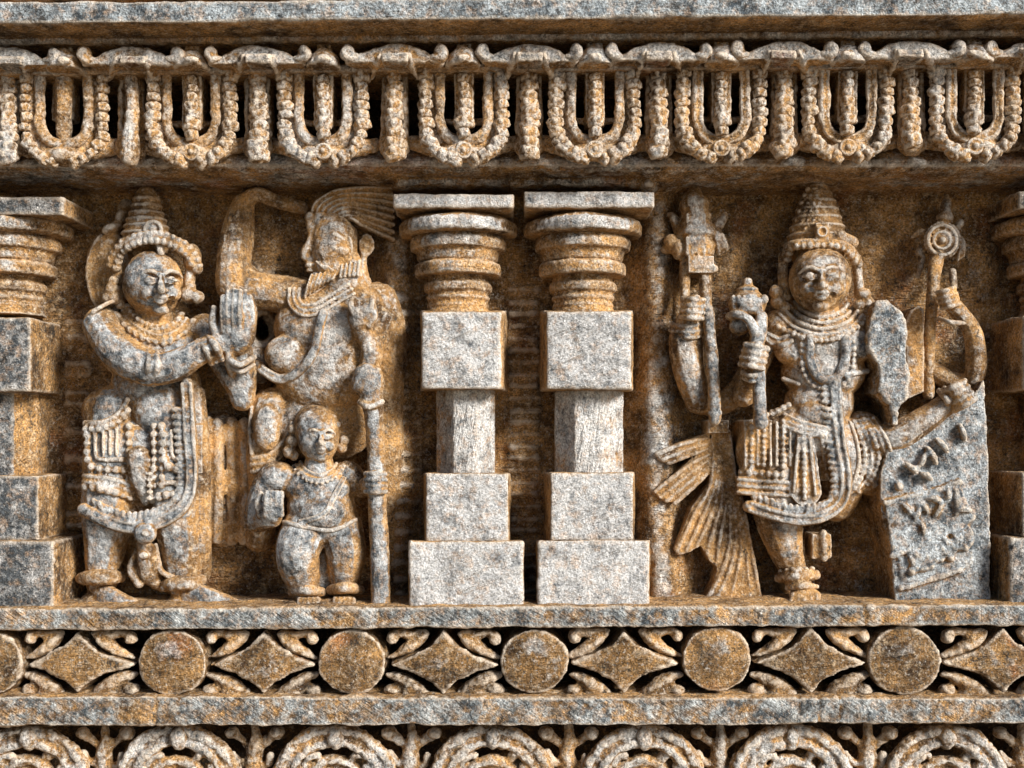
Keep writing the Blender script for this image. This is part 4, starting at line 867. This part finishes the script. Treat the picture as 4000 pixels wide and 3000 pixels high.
s = S(); s.lathe(2920, .20, [(1083, 8), (1088, 17), (1112, 22), (1116, 30), (1124, 44), (1132, 40), (1140, 48), (1152, 62), (1165, 74), (1180, 76), (1210, 66), (1226, 50)], seg=28)
for k in range(6): s.tube([(2864 + k * 22, 1160, .265 - abs(k - 2.5) * .008, 9), (2868 + k * 20, 1212, .258 - abs(k - 2.5) * .008, 8)])
s.tube([(2850, 1235, .22, 16), (2880, 1228, .26, 18), (2925, 1250, .27, 18), (2950, 1300, .27, 22)]); s.tube([(2975, 1240, .24, 24), (2965, 1300, .25, 30), (2950, 1360, .26, 30)]); s.ell(2888, 1275, .21, 40, 36, 36)
s.ell(2985, 1170, .25, 18, 20, 20)
s.tube([(2960, 1420, .27, 30), (2965, 1500, .27, 26), (2968, 1600, .27, 26), (2972, 1650, .27, 30)])
tag(build(s, 'mace', 'figgrey', None, vox=.005, smooth=1, d1=.008, d2=.003), 'short grey mace with domed fluted head in the lower left fist of the four-armed figure', 'mace')
s = S(); c0 = (3680, 938)
s.ell(*c0, .13, 60, 62, 34); s.ring(*c0, .165, 56, 9, 58); s.ring(*c0, .165, 33, 7); s.ell(*c0, .165, 15, 15, 18)
s.beads([(c0[0] + 66 * math.cos(a), c0[1] + 68 * math.sin(a), .14) for a in np.linspace(0, 6.2, 16)], 8, 15)
s.ell(3690, 850, .12, 34, 24, 28); s.tube([(3692, 840, .12, 26), (3696, 800, .11, 20), (3698, 768, .09, 9)])
s.tube([(3625, 905, .11, 16), (3590, 910, .1, 14), (3565, 925, .09, 9)]); s.tube([(3625, 960, .11, 20), (3592, 985, .11, 18), (3602, 1010, .11, 14), (3585, 1080, .1, 10)]); s.tube([(3735, 900, .12, 18), (3752, 870, .12, 14)])
for k in range(3): s.tube([(3736 + k * 4, 900 + k * 8, .13, 9), (3752 + k * 6, 950, .13, 9), (3742 + k * 11, 1018 - k * 10, .12, 6)])
s.tube([(3660, 1000, .14, 30), (3652, 1060, .16, 26), (3645, 1140, .18, 24), (3635, 1250, .15, 24), (3628, 1400, .13, 24), (3626, 1540, .11, 24)]); s.tube([(3720, 1060, .12, 14), (3725, 1120, .14, 14)])
tag(build(s, 'discus_emblem', 'fig', None, vox=.005, smooth=1, d1=.008, d2=.003), 'round ringed stone discus on a stem in the upper right hand of the four-armed figure', 'emblem')
s = S().prism([(3535, 1260), (3560, 1210), (3592, 1190), (3612, 1210), (3612, 1530), (3545, 1560)], -.09, .17)
tag(build(s, 'narrow_upright', 'fig', None, vox=.007), 'narrow upright stone fin between the broken arm and the stem of the discus', 'carved fin')

# broken slab
s = S().prism([(3470, 1740), (3600, 1690), (3700, 1620), (3790, 1560), (3846, 1480), (3856, 1660), (3862, 1840), (3868, 2100), (3872, 2372), (3498, 2372), (3482, 2180), (3440, 1990), (3440, 1850)], -.09, .255)
s.prism([(3458, 1970), (3560, 1944), (3660, 1919), (3745, 1889), (3800, 2020), (3700, 2078), (3580, 2133), (3485, 2170)], .1, .272); s.prism([(3510, 2185), (3585, 2160), (3700, 2105), (3790, 2060), (3800, 2200), (3745, 2232), (3640, 2264), (3530, 2296)], .1, .266)
for p in ([(3458, 1966), (3560, 1940), (3660, 1915), (3745, 1885)], [(3485, 2172), (3580, 2135), (3700, 2080), (3800, 2022)], [(3520, 2300), (3640, 2260), (3745, 2228)]): s.tube([(x, y, .266, 12) for x, y in p])
s.ell(3511, 1900, .262, 17, 17, 18)
for (x, y, a, l_) in [(3540, 1985, 50, 60), (3580, 2010, 110, 70), (3612, 1985, 60, 40), (3650, 1950, 20, 50), (3665, 1990, 120, 60), (3700, 1930, 85, 40), (3735, 1960, 90, 90), (3760, 1990, 10, 60), (3600, 2060, 70, 50),
                      (3560, 1830, 40, 50), (3600, 1800, 120, 60), (3640, 1780, 60, 70), (3680, 1740, 50, 60), (3760, 1690, 75, 60), (3620, 1860, 30, 40)]:
    c, s_ = math.cos(math.radians(a)) * l_ / 2, math.sin(math.radians(a)) * l_ / 2; s.tube([(x - c, y - s_, .276, 9), (x + 4, y, .282, 13), (x + c, y + s_, .276, 9)])
for k in range(13):
    x = 3560 + k * 19; y = 2195 - k * 9 + random.uniform(-12, 12); s.tube([(x - 8, y - 24, .272, 9), (x + 6, y, .278, 12), (x + 12, y + 28, .272, 9)]); s.ell(x, y + 40 + random.uniform(-8, 8), .272, 14, 14, 16)
for y in (1560, 1700, 1860, 2040, 2230): s.carve(3876, y, .28, random.uniform(16, 30))
tag(build(s, 'broken_slab', 'slab', None, vox=.0065, smooth=1, d1=.016, d2=.009), 'tall grey stone slab with worn scratched carving, right of the four-armed figure', 'slab')

# fanned drapery
s = S()
for poly, h in (([(2770, 1690), (2660, 1725), (2558, 1772), (2575, 1800), (2608, 1815), (2700, 1775), (2775, 1770)], .128), ([(2775, 1765), (2700, 1790), (2552, 1925), (2580, 1950), (2640, 1968), (2720, 1900), (2780, 1830)], .128),
                ([(2775, 1750), (2775, 1880), (2700, 1985), (2632, 2145), (2650, 2168), (2700, 2155), (2735, 2128), (2770, 2190), (2805, 2220), (2850, 2180), (2860, 1800)], .132),
                ([(2780, 1680), (2852, 1680), (2875, 1850), (2910, 2010), (2948, 2190), (2982, 2350), (2875, 2352), (2745, 2352), (2790, 2270), (2806, 2200), (2800, 1900)], .136)):
    s.prism(poly, -.09, h)
FD = dict(df=1.0)
for p in ([(2760, 1712), (2660, 1738), (2566, 1772)], [(2762, 1735), (2690, 1755), (2590, 1796)], [(2765, 1752), (2700, 1775), (2612, 1808)],
          [(2772, 1775), (2690, 1820), (2560, 1920)], [(2772, 1795), (2700, 1845), (2580, 1940)], [(2775, 1812), (2710, 1868), (2605, 1955)], [(2778, 1826), (2725, 1886), (2636, 1964)],
          [(2785, 1700), (2780, 1880), (2712, 2010), (2645, 2150)], [(2796, 1700), (2795, 1890), (2738, 2030), (2682, 2150)], [(2806, 1700), (2808, 1900), (2765, 2040), (2722, 2130)], [(2818, 1700), (2822, 1920), (2790, 2060), (2762, 2160)], [(2826, 1700), (2836, 1950), (2812, 2100), (2800, 2205)],
          [(2836, 1700), (2850, 1920), (2850, 2120), (2812, 2250), (2762, 2345)], [(2844, 1690), (2864, 1900), (2872, 2120), (2840, 2250), (2795, 2345)], [(2850, 1690), (2872, 1880), (2895, 2100), (2880, 2230), (2850, 2345)],
          [(2850, 1760), (2886, 1940), (2914, 2140), (2930, 2345)], [(2856, 1800), (2900, 1980), (2940, 2180), (2970, 2345)]):
    n_ = len(p); s.tube([(x, y, .128 + (.008 if 0 < q_ < n_ - 1 else 0), 10 if q_ else 7) for q_, (x, y) in enumerate(p)], **FD)
s.box(2765, 1640, 2848, 1692, -.08, .17)
tag(build(s, 'fanned_drapery', 'fig', None, vox=.005, smooth=1, d1=.009, d2=.004), 'pleated stone drapery fanning out under the rod, left of the four-armed figure', 'drapery')
# hanging cloth folds between praying and bearded figure
s = S()
for x, h, r in ((812, .09, 26), (850, .10, 20), (905, .07, 24), (955, .08, 22)): s.tube([(x, 1650, h, r), (x + 4, 1900, h + .01, r), (x - 2, 2110, h, r)])
tag(build(s, 'hanging_scarf', 'fig', None, vox=.008), 'vertical stone scarf folds on the wall between the praying and the bearded figure', 'drapery')

# ================================================================ to metres
done = set()
for o in list(SC.objects):
    if o.type in ('CAMERA', 'LIGHT'): continue
    o.location = o.location * U
    if o.type == 'MESH' and o.data.name not in done:
        done.add(o.data.name); o.data.transform(__import__('mathutils').Matrix.Scale(U, 4))
for me in list(bpy.data.meshes):
    if me.users == 0: bpy.data.meshes.remove(me)
print('verts', sum(len(m.vertices) for m in bpy.data.meshes))
